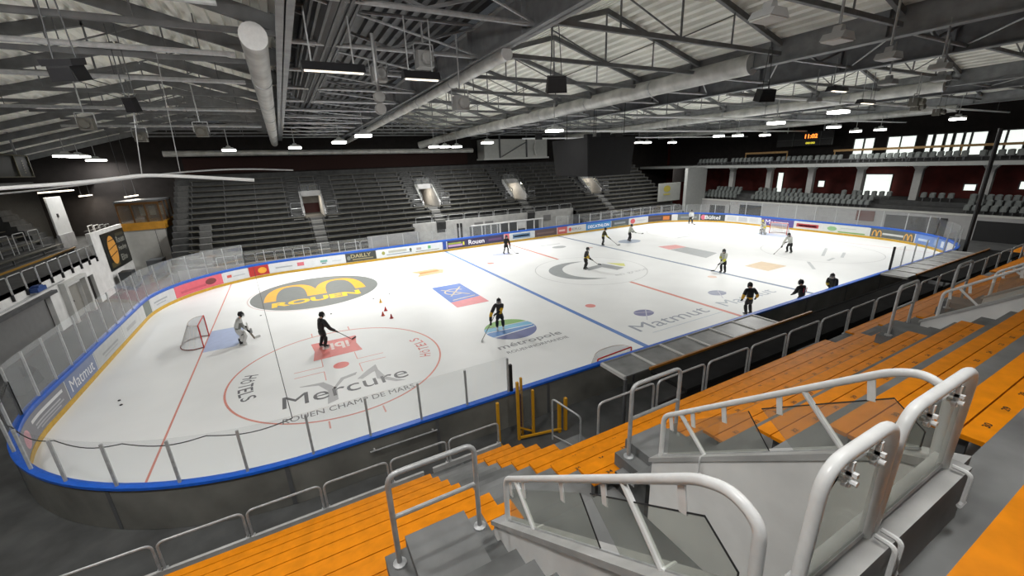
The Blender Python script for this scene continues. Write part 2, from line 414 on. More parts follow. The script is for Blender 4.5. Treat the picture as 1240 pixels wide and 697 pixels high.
# ------------------------------------------------------------------ rink: perimeter helper (index unit about 0.1 m)
SEG = [130,130,430,130,130,130,430,130]; TOT = sum(SEG)
def per(i, off=0.0, z=0.0):
    i = i % TOT; h = 30+off; w = 15+off; r = 8.5+off; k = 0
    while i >= SEG[k]: i -= SEG[k]; k += 1
    t = i/SEG[k]; L = lambda a, b: (a[0]+(b[0]-a[0])*t, a[1]+(b[1]-a[1])*t)
    A = lambda cx, cy, a0: (cx + r*math.cos(R(a0-90*t)), cy + r*math.sin(R(a0-90*t)))
    x, y = [lambda: L((-h,-6.5),(-h,6.5)), lambda: A(-21.5,6.5,180), lambda: L((-21.5,w),(21.5,w)), lambda: A(21.5,6.5,90),
            lambda: L((h,6.5),(h,-6.5)), lambda: A(21.5,-6.5,0), lambda: L((21.5,-w),(-21.5,-w)), lambda: A(-21.5,-6.5,270)][k]()
    return V((x, y, z))
ring = lambda off, z, step=10: [per(i, off, z) for i in range(0, TOT, step)]
def ring_solid(o0, o1, z0, z1, i0=0, i1=TOT, step=5):
    idx = list(range(i0, i1, step)) + [i1]; m = MB()
    c = [(o0,z0),(o0,z1),(o1,z1),(o1,z0)]; P = [[per(i, o, z) if not (i == TOT) else per(0, o, z) for i in idx] for o, z in c]
    for k in range(4): m.strip(P[k], P[(k+1) % 4])
    if i1 - i0 < TOT: m.poly([P[k][0] for k in range(4)]); m.poly([P[k][-1] for k in range(4)][::-1])
    return m

m = MB().box((-46,-33,-.4),(46,33,-.13)); struct('floor', m, M['floor'], 'dark rubber and concrete arena floor', 'floor')
m = MB(); rg = ring(.02, 0); m.poly(rg); m.strip(rg+[rg[0]], [p - V((0,0,.12)) for p in rg+[rg[0]]])
ice = struct('ice_sheet', m, M['ice'], 'white painted ice sheet of the rink', 'ice'); WL[ice.name] = V(ice.location)
def flat(pts, z=.003): return MB().poly([(x, y, z) for x, y in pts])
def ringflat(cx, cy, r0, r1, z=.003, n=96, a0=0, a1=360):
    A = []; B = []
    for k in range(n+1):
        a = R(a0+(a1-a0)*k/n); A.append(V((cx+r1*math.cos(a), cy+r1*math.sin(a), z))); B.append(V((cx+r0*math.cos(a), cy+r0*math.sin(a), z)))
    return MB().strip(A, B)
def disc(cx, cy, rx, ry=None, z=.003, n=64):
    ry = ry or rx; return flat([(cx+rx*math.cos(2*PI*k/n), cy+ry*math.sin(2*PI*k/n)) for k in range(n)], z)
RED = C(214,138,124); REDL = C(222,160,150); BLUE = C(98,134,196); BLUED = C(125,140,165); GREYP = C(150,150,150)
def half_w(x): 
    d = abs(x) - 21.5
    return 15 if d <= 0 else 6.5 + math.sqrt(max(0, 8.5**2 - d*d))
def cross_line(x, w, m_, name, label, parts=None, z=.003):
    mb = MB()
    for a, b in (parts or [(-half_w(x), half_w(x))]): mb.add([(x-w/2,a,z),(x+w/2,a,z),(x+w/2,b,z),(x-w/2,b,z)], [(0,1,2,3)])
    return part(name, mb, m_, ice, label)
cross_line(-26.13, .07, RED, 'goal_line', 'thin red goal line at the near left end')
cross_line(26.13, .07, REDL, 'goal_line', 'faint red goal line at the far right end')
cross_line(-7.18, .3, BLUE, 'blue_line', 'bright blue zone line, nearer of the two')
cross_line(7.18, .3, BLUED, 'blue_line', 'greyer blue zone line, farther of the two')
cross_line(0, .26, RED, 'centre_line', 'red centre line broken at the centre circle', [(-15,-4.6),(4.6,15)])
part('faceoff_circle', ringflat(-20.13,-7.1,4.46,4.54), RED, ice, 'red circle around the hotel logos')
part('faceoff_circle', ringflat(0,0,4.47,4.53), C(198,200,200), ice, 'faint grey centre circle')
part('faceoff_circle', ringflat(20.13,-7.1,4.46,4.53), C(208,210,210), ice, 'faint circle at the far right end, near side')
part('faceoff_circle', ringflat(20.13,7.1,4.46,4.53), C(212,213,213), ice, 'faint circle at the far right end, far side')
part('faceoff_spot', disc(-20.13,-7.1,.34), C(226,120,112), ice)
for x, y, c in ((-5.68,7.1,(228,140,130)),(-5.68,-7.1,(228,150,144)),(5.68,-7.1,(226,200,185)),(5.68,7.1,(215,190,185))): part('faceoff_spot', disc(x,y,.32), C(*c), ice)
cr = [(-26.1,-1.83),(-24.75,-1.83)] + [(-24.75+.35*math.sin(R(a)), -1.83*math.cos(R(a))) for a in range(10,180,10)] + [(-24.75,1.83),(-26.1,1.83)]
part('goal_crease', flat([(x*1.0, y*.92) for x, y in cr]), C(176,190,222), ice, 'pale blue crease before the left net')
part('goal_crease', flat([(-x, y*.92) for x, y in cr]), C(190,200,222), ice, 'pale blue crease before the far net')
# hash marks and T marks of the near circle
m = MB()
for sx in (-1, 1):
    for y0, y1 in ((-2.64,-2.1),(-11.6,-12.1)): m.add([(-20.13+sx*.95-.03,y0,.003),(-20.13+sx*.95+.03,y0,.003),(-20.13+sx*.95+.03,y1,.003),(-20.13+sx*.95-.03,y1,.003)], [(0,1,2,3)])
    for sy in (-1, 1):
        x = -20.13+sx*.75; y = -7.1+sy*.28
        m.box((x,y-.02,.001),(x+sx*1.2,y+.02,.004)); m.box((x-.02,y,.001),(x+.02,y+sy*.9,.004))
part('faceoff_mark', m, REDL, ice)
def itext(s, x0, y0, w, h, c, name='lettering', bold=.012, parent=ice, rot=0, z=.006, label=None):
    t = text_mb(s, w, h, bold); T = Matrix.Translation(V((x0,y0,z))) @ Matrix.Rotation(R(rot), 4, 'Z')
    return part(name, mapped(t, lambda p: T @ p), C(*c), parent, label)
# golden arches disc
dsc = part('painted_disc', disc(-20.13,7.1,4.35,z=.003), C(118,122,120), ice, 'grey painted disc with golden arches')
part('painted_disc_rim', ringflat(-20.13,7.1,4.46,4.54), C(215,200,198), ice)
def arch(cx, y0, w, h, tw, z):
    A = []; B = []
    for k in range(33):
        a = PI*k/32; c = math.cos(a); s_ = math.sin(a)
        f = abs(c)**1.0; A.append(V((cx - w*math.copysign(abs(c)**.85, c), y0 + h*s_**.8, z)))
        wi = w - tw*.55 - tw*.45*abs(c)**.5; B.append(V((cx - wi*math.copysign(abs(c)**.85, c)*(1 if abs(c) < .97 else 1), y0 + (h-tw*.6)*s_**.8, z)))
    return MB().strip(A, B)
ar = MB(); ar.merge(arch(-21.85,6.0,1.75,4.0,.75,.006)); ar.merge(arch(-18.55,6.0,1.75,4.0,.75,.0062))
part('golden_arches', ar, C(232,170,60), dsc)
itext('ROUEN', -23.1, 4.35, 5.7, 1.15, (238,192,40), parent=dsc, bold=.045, z=.008)
# hotel logos
lg = part('hotel_logo', mapped(text_mb('Mercure', 4.85, .95, .0), lambda p: V((-22.55+p.x,-9.85+p.y,.006))), C(92,92,95), ice)
sw = MB()
for A, B in (([(-21.9,-8.35),(-21.2,-8.6),(-20.9,-9.3),(-21.0,-10.35)], [(-21.9,-8.3),(-21.0,-8.4),(-20.55,-9.2),(-20.6,-10.2)]),
             ([(-20.7,-9.4),(-20.2,-8.6),(-19.7,-8.45)], [(-20.75,-9.3),(-20.3,-8.4),(-19.6,-8.2)]),
             ([(-19.7,-8.9),(-19.2,-8.3),(-18.75,-7.9)], [(-19.5,-9.0),(-19.0,-8.6),(-18.75,-8.5)]),
             ([(-18.9,-8.5),(-18.95,-9.3),(-18.3,-10.0),(-17.9,-10.1)], [(-18.75,-8.5),(-18.6,-9.3),(-18.2,-9.85),(-17.9,-10.1)])):
    sw.strip([V((x,y,.005)) for x,y in A], [V((x,y,.005)) for x,y in B])
part('hotel_swoosh', sw, C(176,176,178), ice)
itext('ROUEN CHAMP DE MARS', -22.55, -10.95, 4.8, .36, (110,110,112), bold=.02)
def arc_text(s, cx, cy, r, a0, da, h, c, inward=False):
    mb = MB()
    for k, ch in enumerate(s):
        t = text_mb(ch, h*.62, h, .01); a = R(a0 + da*k)
        px, py = cx + r*math.cos(a), cy + r*math.sin(a); rot = a + (PI/2 if not inward else -PI/2)
        T = Matrix.Translation(V((px,py,.006))) @ Matrix.Rotation(rot, 4, 'Z'); mb.merge(mapped(t, lambda p: T @ (p - V((h*.31,0,0)))))
    return part('lettering', mb, C(*c), ice)
arc_text('HÔTELS', -20.13,-7.1, 4.05, 165, 6.3, .55, (100,100,104))
arc_text('HÔTELS', -20.13,-7.1, 4.05, -17, 6.3, .5, (214,130,124))
ib = part('painted_rectangle', flat([(-21.2,-3.72),(-19.0,-3.72),(-19.12,-4.8),(-18.98,-5.85),(-21.22,-5.95),(-21.1,-4.8)], .005), C(222,122,116), ice, 'red hotel logo panel')
itext('ibis', -19.45, -4.15, 1.3, .95, (235,215,210), parent=ib, rot=180, bold=.03, z=.008)
# flag-like panel
fl = part('painted_panel', flat([(-12.7,2.55),(-10.47,2.55),(-10.47,-2.65),(-12.7,-2.65)], .004), C(62,108,190), ice, 'blue and red sponsor panel')
part('panel_foot', flat([(-12.7,-1.5),(-10.47,-1.2),(-10.47,-2.65),(-12.7,-2.65)], .006), C(216,122,128), fl)
m = MB(); m.bar((-12.3,1.6,.006),(-10.9,-.4,.006),.13,.003); m.bar((-10.8,1.7,.006),(-12.2,-.2,.006),.12,.003); m.merge(ringflat(-11.6,.7,.62,.74,.0065,32,20,300)); m.bar((-12.4,-1.1,.006),(-10.7,-.85,.006),.14,.003)
part('panel_device', m, C(196,184,160), fl)
og = part('painted_panel', flat([(-12.9,8.25),(-10.6,8.35),(-10.0,7.6),(-10.4,6.5),(-12.65,6.35),(-12.2,7.3)], .004), C(222,168,128), ice, 'faded orange emblem')
m = MB(); m.bar((-12.2,7.4,.006),(-10.5,7.5,.006),.5,.003); part('emblem_bar', m, C(206,130,60), og)
m = MB(); m.bar((-13.6,9.0,.004),(-10.2,8.9,.004),.16,.003); part('faint_line', m, C(196,196,194), ice)
# striped ellipse and its name
CX, CY = -11.55,-7.6; el = part('painted_disc', disc(CX,CY,1.42,z=.003), C(92,140,200), ice, 'striped green and blue disc')
def chord(y0, y1, slope=.0): 
    up = []; dn = []
    for k in range(25):
        x = -1.42 + 2.84*k/24; c = math.sqrt(max(0,1.42**2-x*x)); up.append(V((CX+x, CY+max(-c, min(c, y1+slope*x)), .005))); dn.append(V((CX+x, CY+max(-c, min(c, y0+slope*x)), .005)))
    return MB().strip(up, dn)
part('stripe', chord(.62,1.5,-.05), C(120,172,84), el, 'green stripe'); part('stripe', chord(.08,.55,-.1), C(120,184,216), el, 'light blue stripe')
part('stripe', chord(.55,.63,-.07), C(225,230,230), el); part('stripe', chord(-.02,.06,-.08), C(225,230,230), el); part('stripe', chord(-.55,-.46,.1), C(225,230,230), el)
part('stripe', chord(-1.5,-.55,.1), C(104,112,160), el, 'violet stripe')
itext('métropole', -13.25, -9.85, 3.65, .62, (150,152,155), bold=.012)
itext('ROUENNORMANDIE', -13.1, -10.3, 3.5, .26, (120,122,126), bold=.02)
# insurance logos in the neutral zone
for dx, dy, k in ((0,0,1.0),(6.55,.05,.9)):
    m = disc(-3.95+dx,-9.8+dy,.62,.5); lf = part('painted_leaf', m, C(128,128,166) if k == 1 else C(150,156,178), ice)
    m = MB(); m.bar((-4.6+dx,-10.7+dy,.005),(-3.4+dx,-9.4+dy,.005),.05,.003); m.bar((-4.5+dx,-9.5+dy,.005),(-3.3+dx,-10.0+dy,.005),.05,.003); part('leaf_vein', m, C(205,205,215), lf)
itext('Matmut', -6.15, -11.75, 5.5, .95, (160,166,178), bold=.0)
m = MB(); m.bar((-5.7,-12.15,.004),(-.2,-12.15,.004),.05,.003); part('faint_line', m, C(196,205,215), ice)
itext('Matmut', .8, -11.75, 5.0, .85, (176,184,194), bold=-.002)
# centre emblem
m = MB(); A = []; B = []
for k in range(41):
    t = k/40; a = R(60+205*t); A.append(V((-.35+3.1*math.cos(a), .1+2.9*math.sin(a), .004))); w = 1.15*math.sin(PI*min(1,t*1.02))**.8 + .04; B.append(V((-.35+(3.1-w)*math.cos(a), .1+(2.9-w*.9)*math.sin(a), .004)))
m.strip(A, B); m.add([(-.3,.5,.004),(2.1,.9,.004),(2.6,-1.2,.004),(1.6,-1.45,.004),(1.25,.0,.004),(-.3,-.25,.004)], [(0,1,4,5),(1,2,3,4)])
em = part('centre_emblem', m, C(158,162,164), ice); part('emblem_wedge', flat([(2.55,.95),(3.6,-.1),(3.0,-.9),(2.75,-.6)], .004), C(222,222,130), em)
itext('en grand', .35, -2.95, 3.3, .6, (192,195,197), bold=.0)
for q, c in (([(11.2,3.2),(13.2,2.7),(13.1,1.3),(10.9,1.5)],(226,160,158)),([(10.9,1.4),(13.1,1.3),(12.95,-2.2),(10.5,-2.9)],(172,176,178)),([(10.4,-6.5),(12.8,-6.4),(12.85,-8.4),(10.3,-8.45)],(220,200,172))):
    part('painted_panel', flat(q, .004), C(*c), ice)
for x, y, rx, ry, c in ((-3.1,10.0,1.0,.6,(170,176,204)),(11.1,7.1,1.3,1.0,(160,172,190)),(3.38,9.32,.8,.55,(176,180,182))): part('painted_disc', disc(x,y,rx,ry), C(*c), ice)
m = MB()
for a, b in (((-6.5,10.8),(-3.6,10.9)),((2.0,11),(4.6,10.9)),((18.5,-8.2),(22,-6.8)),((19,-9.4),(21.2,-8.6)),((17,-9.3),(18.4,-9.1)),((13.4,-10.1),(15.5,-8.6)),((19,6),(21,6.6)),((16.5,5.3),(18.4,5.1))): m.bar((*a,.003),(*b,.003),.22,.002)
part('faint_sponsor_strip', m, C(196,200,202), ice)

# ------------------------------------------------------------------ boards, cap, kick plate, advertising
rb = thing('rink_boards', 'white dasher boards with blue cap rail ringing the ice', 'boards', (0,0,-.12))
part('board_wall', ring_solid(0,.06,-.12,1.16), M['board'], rb)
part('board_backing', ring_solid(.07,.14,-.12,1.12), M['board_back'], rb, 'dull grey outer face of the boards')
part('cap_rail', ring_solid(-.02,.18,1.14,1.22), M['cap'], rb, 'blue cap rail')
part('kick_plate', ring_solid(-.02,.0,0,.2), M['kick'], rb, 'yellow kick plate')
part('upper_stripe', ring_solid(-.006,.0,1.02,1.14), C(52,92,170), rb, 'blue stripe under the cap')
for i in range(0, TOT, 41):                       # seams on the outside of the near boards
    if i > 1000 or i < 20: part('board_seam', ring_solid(.14,.155,-.1,1.1,i,i+1,1), M['steel_dark'], rb)
def ad(i0, i1, c, txt=None, tc=(240,240,240), tw=.8, th=.45, tz=.42, bold=.02, label=None, items=()):
    a = part('advert_panel', ring_solid(-.014,-.002,.22,1.04,i0,i1,3), C(*c), rb, label)
    L = (i1-i0)
    def put(mb, c, nm, off=-.02): part(nm, mapped(mb, lambda p: per(i0+p.x*10, off, p.y)), C(*c), a)
    if txt:
        t = text_mb(txt, L*.1*tw, th, bold); x0 = L*.1*(1-tw)/2
        put(mapped(t, lambda p: V((p.x+x0, p.y+tz, 0))), tc, 'lettering')
    for kind, x, z, w, h, cc in items:
        mb = MB()
        if kind == 'b': 
            n = max(2, int(w/.3)); mb.strip([V((x+w*k/n, z, 0)) for k in range(n+1)], [V((x+w*k/n, z+h, 0)) for k in range(n+1)])
        elif kind == 'd': mb.poly([(x+w*math.cos(2*PI*k/20), z+h*math.sin(2*PI*k/20), 0) for k in range(20)])
        elif kind == 't': mb.poly([(x,z,0),(x+w,z,0),(x+w,z+h,0)])
        elif kind == 'm': 
            for q in (0, 1):
                A = []; B = []
                for k in range(17):
                    g = PI*k/16; A.append(V((x+w*(.25+.5*q)-w*.25*math.cos(g), z+h*math.sin(g)**.8, 0))); B.append(V((x+w*(.25+.5*q)-w*.15*math.cos(g), z+h*.82*math.sin(g)**.8, 0)))
                mb.strip(A, B)
        put(mb, cc, 'printed_mark', -.018 if kind != 'm' else -.02)
ad(-38,17,(128,128,134),items=[('d',1.9,.6,.36,.3,(206,150,160)),('d',1.9,.6,.27,.21,(150,130,140)),('b',2.7,.74,2.5,.12,(214,214,216)),('b',2.9,.56,2.0,.06,(180,180,184)),('b',2.9,.44,2.2,.06,(176,176,182)),('b',3.2,.33,1.6,.06,(170,170,176))], label='grey banner with a pink round emblem')
ad(18,47,(120,130,158),'Matmut',(226,226,230),.82,.5,.38,label='slate blue banner')
ad(48,86,(178,180,180),items=[('b',.8,.55,2.2,.1,(150,152,154)),('b',1.0,.4,1.8,.07,(160,160,162))])
ad(87,128,(188,190,190),items=[('b',.6,.5,1.6,.2,(165,166,168))])
ad(129,140,(108,118,112))
ad(141,167,(196,198,200),items=[('b',.4,.6,1.5,.1,(150,155,160)),('b',.6,.42,1.1,.07,(160,165,170))])
ad(168,207,(214,98,112),items=[('b',.5,.42,2.1,.16,(190,80,95)),('d',3.0,.66,.42,.24,(120,60,60)),('d',2.85,.7,.16,.14,(225,215,205)),('d',3.2,.68,.12,.12,(225,215,205))], label='red banner with a dark emblem')
ad(208,226,(205,208,210),items=[('b',.25,.55,.35,.22,(200,90,80)),('b',.7,.55,.9,.08,(170,175,180))])
ad(227,242,(178,44,44),items=[('t',0,.22,.0,.0,(205,208,210)),('d',1.0,.62,.33,.26,(226,160,50)),('d',.92,.62,.16,.12,(178,70,40))], label='red banner with a golden beast')
ad(243,304,(206,209,212),items=[('b',.4,.55,1.3,.12,(160,165,170)),('b',2.1,.5,.55,.32,(205,110,120)),('b',4.0,.55,.6,.2,(110,160,150)),('b',4.1,.42,.4,.08,(70,90,90)),('b',5.0,.5,.8,.1,(190,194,198))])
ad(305,333,(62,64,62),'DAILLY',(168,158,120),.66,.34,.58,items=[('b',.6,.36,1.9,.12,(140,132,100)),('d',.28,.6,.16,.2,(120,124,120))], label='dark banner of a caterer')
ad(334,400,(212,216,218),items=[('b',1.1,.6,1.8,.24,(178,180,170)),('d',.6,.66,.16,.18,(150,150,80)),('b',.9,.42,2.5,.07,(120,135,150)),('d',3.3,.68,.12,.18,(90,100,80)),('b',3.9,.55,.5,.24,(170,165,165)),('b',5.1,.55,.3,.3,(100,165,110)),('b',3.8,.36,2.5,.06,(110,120,90))])
ad(401,405,(40,70,150))
ad(406,473,(58,52,84),'Rouen',(228,228,236),.28,.5,.4,items=[('b',.1,.66,1.5,.16,(150,165,60)),('b',.1,.4,1.6,.22,(186,150,190)),('b',1.75,.45,.18,.35,(210,205,60)),('b',4.8,.5,1.6,.24,(98,70,108))], label='violet banner with the town name')
ad(474,480,(206,110,120))
ad(481,513,(196,202,206),items=[('b',.35,.38,2.3,.5,(96,126,158)),('b',.5,.55,2.0,.16,(150,180,190))])
ad(514,545,(92,74,74),items=[('b',.3,.5,2.4,.2,(112,92,90))])
ad(546,560,(196,98,96),items=[('b',.2,.5,.9,.22,(225,190,185))])
ad(561,588,(206,206,204),'ERG',(150,150,150),.5,.32,.45,items=[('d',.35,.62,.22,.24,(210,90,80))])
ad(589,629,(62,134,196),'DECATHLON',(236,240,244),.86,.4,.42,.03,label='bright blue banner')
ad(630,660,(84,92,98),items=[('b',.5,.5,1.9,.24,(140,146,150)),('b',.4,.3,2.2,.06,(130,140,110))])
ad(661,694,(206,208,208),items=[('d',.6,.62,.42,.32,(206,92,98)),('b',1.3,.55,1.6,.16,(188,190,192))])
ad(695,730,(76,64,60),items=[('b',2.3,.35,.9,.5,(200,120,60)),('b',.3,.55,1.7,.18,(100,86,80))])
ad(731,737,(208,208,206)); ad(738,765,(104,108,108),items=[('b',.4,.5,2,.24,(140,144,144))])
ad(766,796,(62,66,68),'Bültel',(220,222,222),.62,.5,.38,items=[('d',.4,.62,.3,.34,(204,110,130))],label='dark banner with a pink disc')
ad(797,841,(200,202,204),items=[('b',.2,.35,1.1,.55,(186,188,190)),('b',1.6,.35,1.1,.55,(176,178,182)),('b',3.0,.35,1.1,.55,(190,192,194))])
ad(842,880,(88,80,142),'Matmut',(226,226,234),.72,.5,.4,label='violet banner behind the far net')
ad(881,909,(204,204,202),items=[('b',.2,.42,2.3,.4,(172,72,78)),('b',.4,.52,1.9,.16,(206,140,140))])
ad(910,952,(202,206,202),items=[('d',.9,.6,.45,.24,(140,178,130)),('b',1.7,.68,1.4,.08,(176,186,180)),('b',1.5,.26,2.4,.12,(120,160,84))])
ad(953,991,(92,96,94),items=[('m',.15,.3,.8,.6,(222,168,80)),('m',2.85,.3,.8,.6,(222,168,80)),('b',1.0,.5,1.8,.18,(196,198,196))],label='grey banner with two golden arches')
ad(992,1030,(110,140,196),items=[('b',.3,.5,1.2,.2,(190,205,225)),('b',2.0,.4,.5,.5,(150,170,205)),('b',2.9,.4,.4,.5,(210,216,226))])

# protective glass: panes with stanchions, children of the boards
def screen(i0, i1, step, z1, label=None, gm='glass'):
    idx = list(range(i0, i1, step)) + [i1]
    for a, b in zip(idx, idx[1:]): ii = [a + (b-a)*q/6 for q in range(7)]; part('glass_pane', MB().strip([per(q, .055, 1.22) for q in ii], [per(q, .055, z1) for q in ii]), M[gm], rb, label)
    for a in idx:
        p = per(a, .08, 1.2); part('stanchion', MB().box(p+V((-.03,-.03,0)), p+V((.03,.03,z1-1.25))), M['galv'], rb)
screen(-12, 226, 14, 3.0, 'tall glass pane of the left end', 'glass_end')
screen(1451, 1628, 15, 2.5, 'glass pane of the near left side')
screen(226, 470, 15, 2.35, 'low glass pane in front of the far stand'); screen(545, 800, 17, 2.35, 'low glass pane in front of the far stand')
screen(800, 1010, 20, 2.8, 'glass pane of the right end')
p = per(1450, .08, 1.2)
part('end_post', MB().box(p+V((-.05,-.05,0)), p+V((.05,.05,1.0))), M['black'], rb, 'black padded end post')
p = per(1178, .08, 1.2); part('end_post', MB().box(p+V((-.05,-.05,0)), p+V((.05,.05,1.5))), M['black'], rb, 'black end post at the right corner')
screen(1010, 1178, 17, 2.6, 'glass pane of the right corner')
# catenary rope along the near glass and the thin cable to the far boards
pts = []
for k in range(61):
    i = 1626 - (1626-1514)*k/60; sag = .13*abs(math.sin(k/60*PI*6)); pts.append(per(i, .03, 2.42 - sag))
solo('net_rope', MB().tube(pts, .014, 5), M['black'], 'black drooping rope along the top of the near glass', 'rope')
solo('hanging_cable', MB().tube([per(1514,.03,2.42), per(231,-.02,1.15)], .012, 5), M['black'], 'thin black cable stretched across the left end ice to the far boards', 'cable')

# ------------------------------------------------------------------ nets
def net(x, y, rz, name_label, flip=False):
    t = thing('hockey_goal', name_label, 'goal', (x, y, .004)); T = Matrix.Translation(V((x,y,.004))) @ Matrix.Rotation(R(rz), 4, 'Z')
    W_, H_, D = .93, 1.22, 1.12                     # local: mouth in plane y=0 facing +y
    f = MB(); f.rtube([(-W_,0,0),(-W_,0,H_),(W_,0,H_),(W_,0,0)], .03, .05, 8)
    base = [(-W_,0,.02)] + [(-(W_+.12)*math.cos(a)*(1 if True else 1), -D*math.sin(a)**.7 if math.sin(a) > 0 else 0, .02) for a in [PI*k/14 for k in range(1,14)]] + [(W_,0,.02)]
    b = MB().tube(base, .025, 8)
    top = [(-W_+.02,-.0,H_)] + [(-(W_-.05)*math.cos(a), -.55*math.sin(a)**.7, H_) for a in [PI*k/14 for k in range(1,14)]] + [(W_-.02,0,H_)]
    tp = MB().tube(top, .018, 6); tp.tube([(0,-.55,H_),(0,-D*.98,.03)], .015, 6)
    n = MB(); n.strip([V(p) for p in base], [V(p) for p in top]); n.poly([V(p) for p in top])
    w = lambda m: mapped(m, lambda p: T @ p)
    part('goal_frame', w(f), C(190,40,32), t, 'red goal posts and crossbar'); part('base_bar', w(b), C(120,40,30), t); part('top_bar', w(tp), C(200,190,185), t)
    part('netting', w(n), M['net'], t)
    g = MB()
    for k in range(1, 14):
        a = V(base[k]); c = V(top[k]); g.tube([a, c], .006, 3)
    for q in range(1, 7):
        g.tube([lerp(base[k], top[k], q/7) for k in range(15)], .006, 3)
    part('net_cords', w(g), C(176,168,158), t)
    return t
net(-26.13, 0, -90, 'red framed goal standing on the crease at the left end')
net(26.13, 0, 90, 'goal with white net at the far right end')
net(-10.65, -14.78, 184, 'spare goal pushed against the near boards below the grey canopy')

# pucks and cones
for i, (x, y) in enumerate(((-30+.62,-5.46),(-29.2,-5.95),(-23.68,3.1),(-19.78,.8),(-16.9,2.4),(-15.7,2.9),(-7.6,14.5))):
    if i < 2: x += 1.0
    solo('puck', MB().lathe([(.045,.004),(.05,.008),(.05,.03),(.045,.034)], 12, at=(x,y,0)), M['black'],
         ['black puck near the left end boards, left of a pair','black puck near the left end boards, right of a pair','black puck beside the white goalkeeper','black puck by the lower edge of the grey arches disc','black puck right of the grey arches disc','black puck farthest right of the grey arches disc','black puck against the far boards by the blue line'][i], 'puck')
for i, (x, y, c) in enumerate(((-16.63,1.33,(228,180,80)),(-16.71,-.58,(190,50,50)),(-17.05,-1.42,(206,80,60)),(-16.71,-2.16,(160,30,40)))):
    m = MB().lathe([(.12,.004),(.12,.02),(.085,.03),(.02,.26),(.01,.27)], 14, at=(x,y,0))
    solo('training_cone', m, C(*c), ['amber training cone, farthest of four','dark red training cone, second farthest of four','orange red training cone, left of the nearest pair','crimson training cone, nearest of four'][i], 'cone', smooth=True)

# ------------------------------------------------------------------ grandstands
D0, P_, F0, H_ = 17.05, .75, .76, .49
tread = lambda k: F0 + H_*k
front = lambda k: D0 + P_*k
zline = lambda d: F0 + H_*(d-D0)/P_            # nosing line
NR = 16
def stand(s, x0, x1, cs, gap, name, label, mt):
    """stepped concrete; s=+1 far side, -1 near side; gap = (xa, xb) where rows 0-3 are missing"""
    mb = MB(); F = lambda x, d, z: V((x, s*d, z))
    def strip(xa, xb, prof):
        for (d0,z0),(d1,z1) in zip(prof, prof[1:]): mb.add([F(xa,d0,z0),F(xb,d0,z0),F(xb,d1,z1),F(xa,d1,z1)], [(0,1,2,3)])
    def rows(k0, k1, sub=1, z0=None):
        pr_ = [(front(k0), z0 if z0 is not None else (tread(k0)-H_ if k0 else -.12))]
        for k in range(k0, k1+1):
            for q in range(sub):
                z = tread(k) - H_ + H_*(q+1)/sub; d = front(k) + P_*q/sub
                if sub > 1: d = front(k) - P_*(1-(q+1)/sub)*1.0; 
                pr_.append((d, z)); pr_.append((d + P_/sub, z))
        return pr_
    xs = sorted(set([x0, x1] + [c+o for c in cs for o in (-2.15,-.95,-.55,.55,.95,2.15) if x0 < c+o < x1] + [g for g in gap if x0 < g < x1]))
    for xa, xb in zip(xs, xs[1:]):
        xm = (xa+xb)/2; cc = min(cs, key=lambda c: abs(c-xm)); o = abs(xm-cc); low = gap[0] < xm < gap[1]; k0 = 4 if low else 0
        zz = -.12
        if o < .55: strip(xa, xb, rows(k0, 6, 2, zz) + [(front(7), 3.9), (29.5, 3.9)])
        elif o < .95: strip(xa, xb, rows(k0, 6, 1, zz) + [(front(7), 3.9), (29.5, 3.9)])
        elif o < 2.15: strip(xa, xb, rows(k0, 6, 1, zz)); strip(xa, xb, rows(7, NR-1, 2, tread(6)))
        else: strip(xa, xb, rows(k0, NR-1, 1, zz))
        if o < .95: strip(xa, xb, [(29.5,3.9),(29.5,6.0),(25.4,6.0),(25.4,tread(11))]); strip(xa, xb, rows(11, NR-1, 1, 6.0))
    strip(x0, x1, [(front(NR), tread(NR-1)), (front(NR), tread(NR)), (32.0, tread(NR))])
    for xe in (x0, x1):
        prof = [(front(0),-.12)]
        for k in range(NR): prof += [(front(k), tread(k)), (front(k+1), tread(k))]
        prof += [(front(NR),-.12)]; mb.poly([F(xe,d,z) for d, z in prof])
    return struct(name, mb, mt, label, 'stand')
CF = [-18.5, -5.75, 6.3, 19.0]; CN = [-18.5, -7.0, 5.5, 18.0]
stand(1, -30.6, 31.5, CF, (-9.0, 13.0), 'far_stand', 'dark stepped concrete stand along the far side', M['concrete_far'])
stand(-1, -31, 31, CN, (-16.85, 16.0), 'near_stand', 'grey stepped concrete stand in the foreground', M['concrete'])
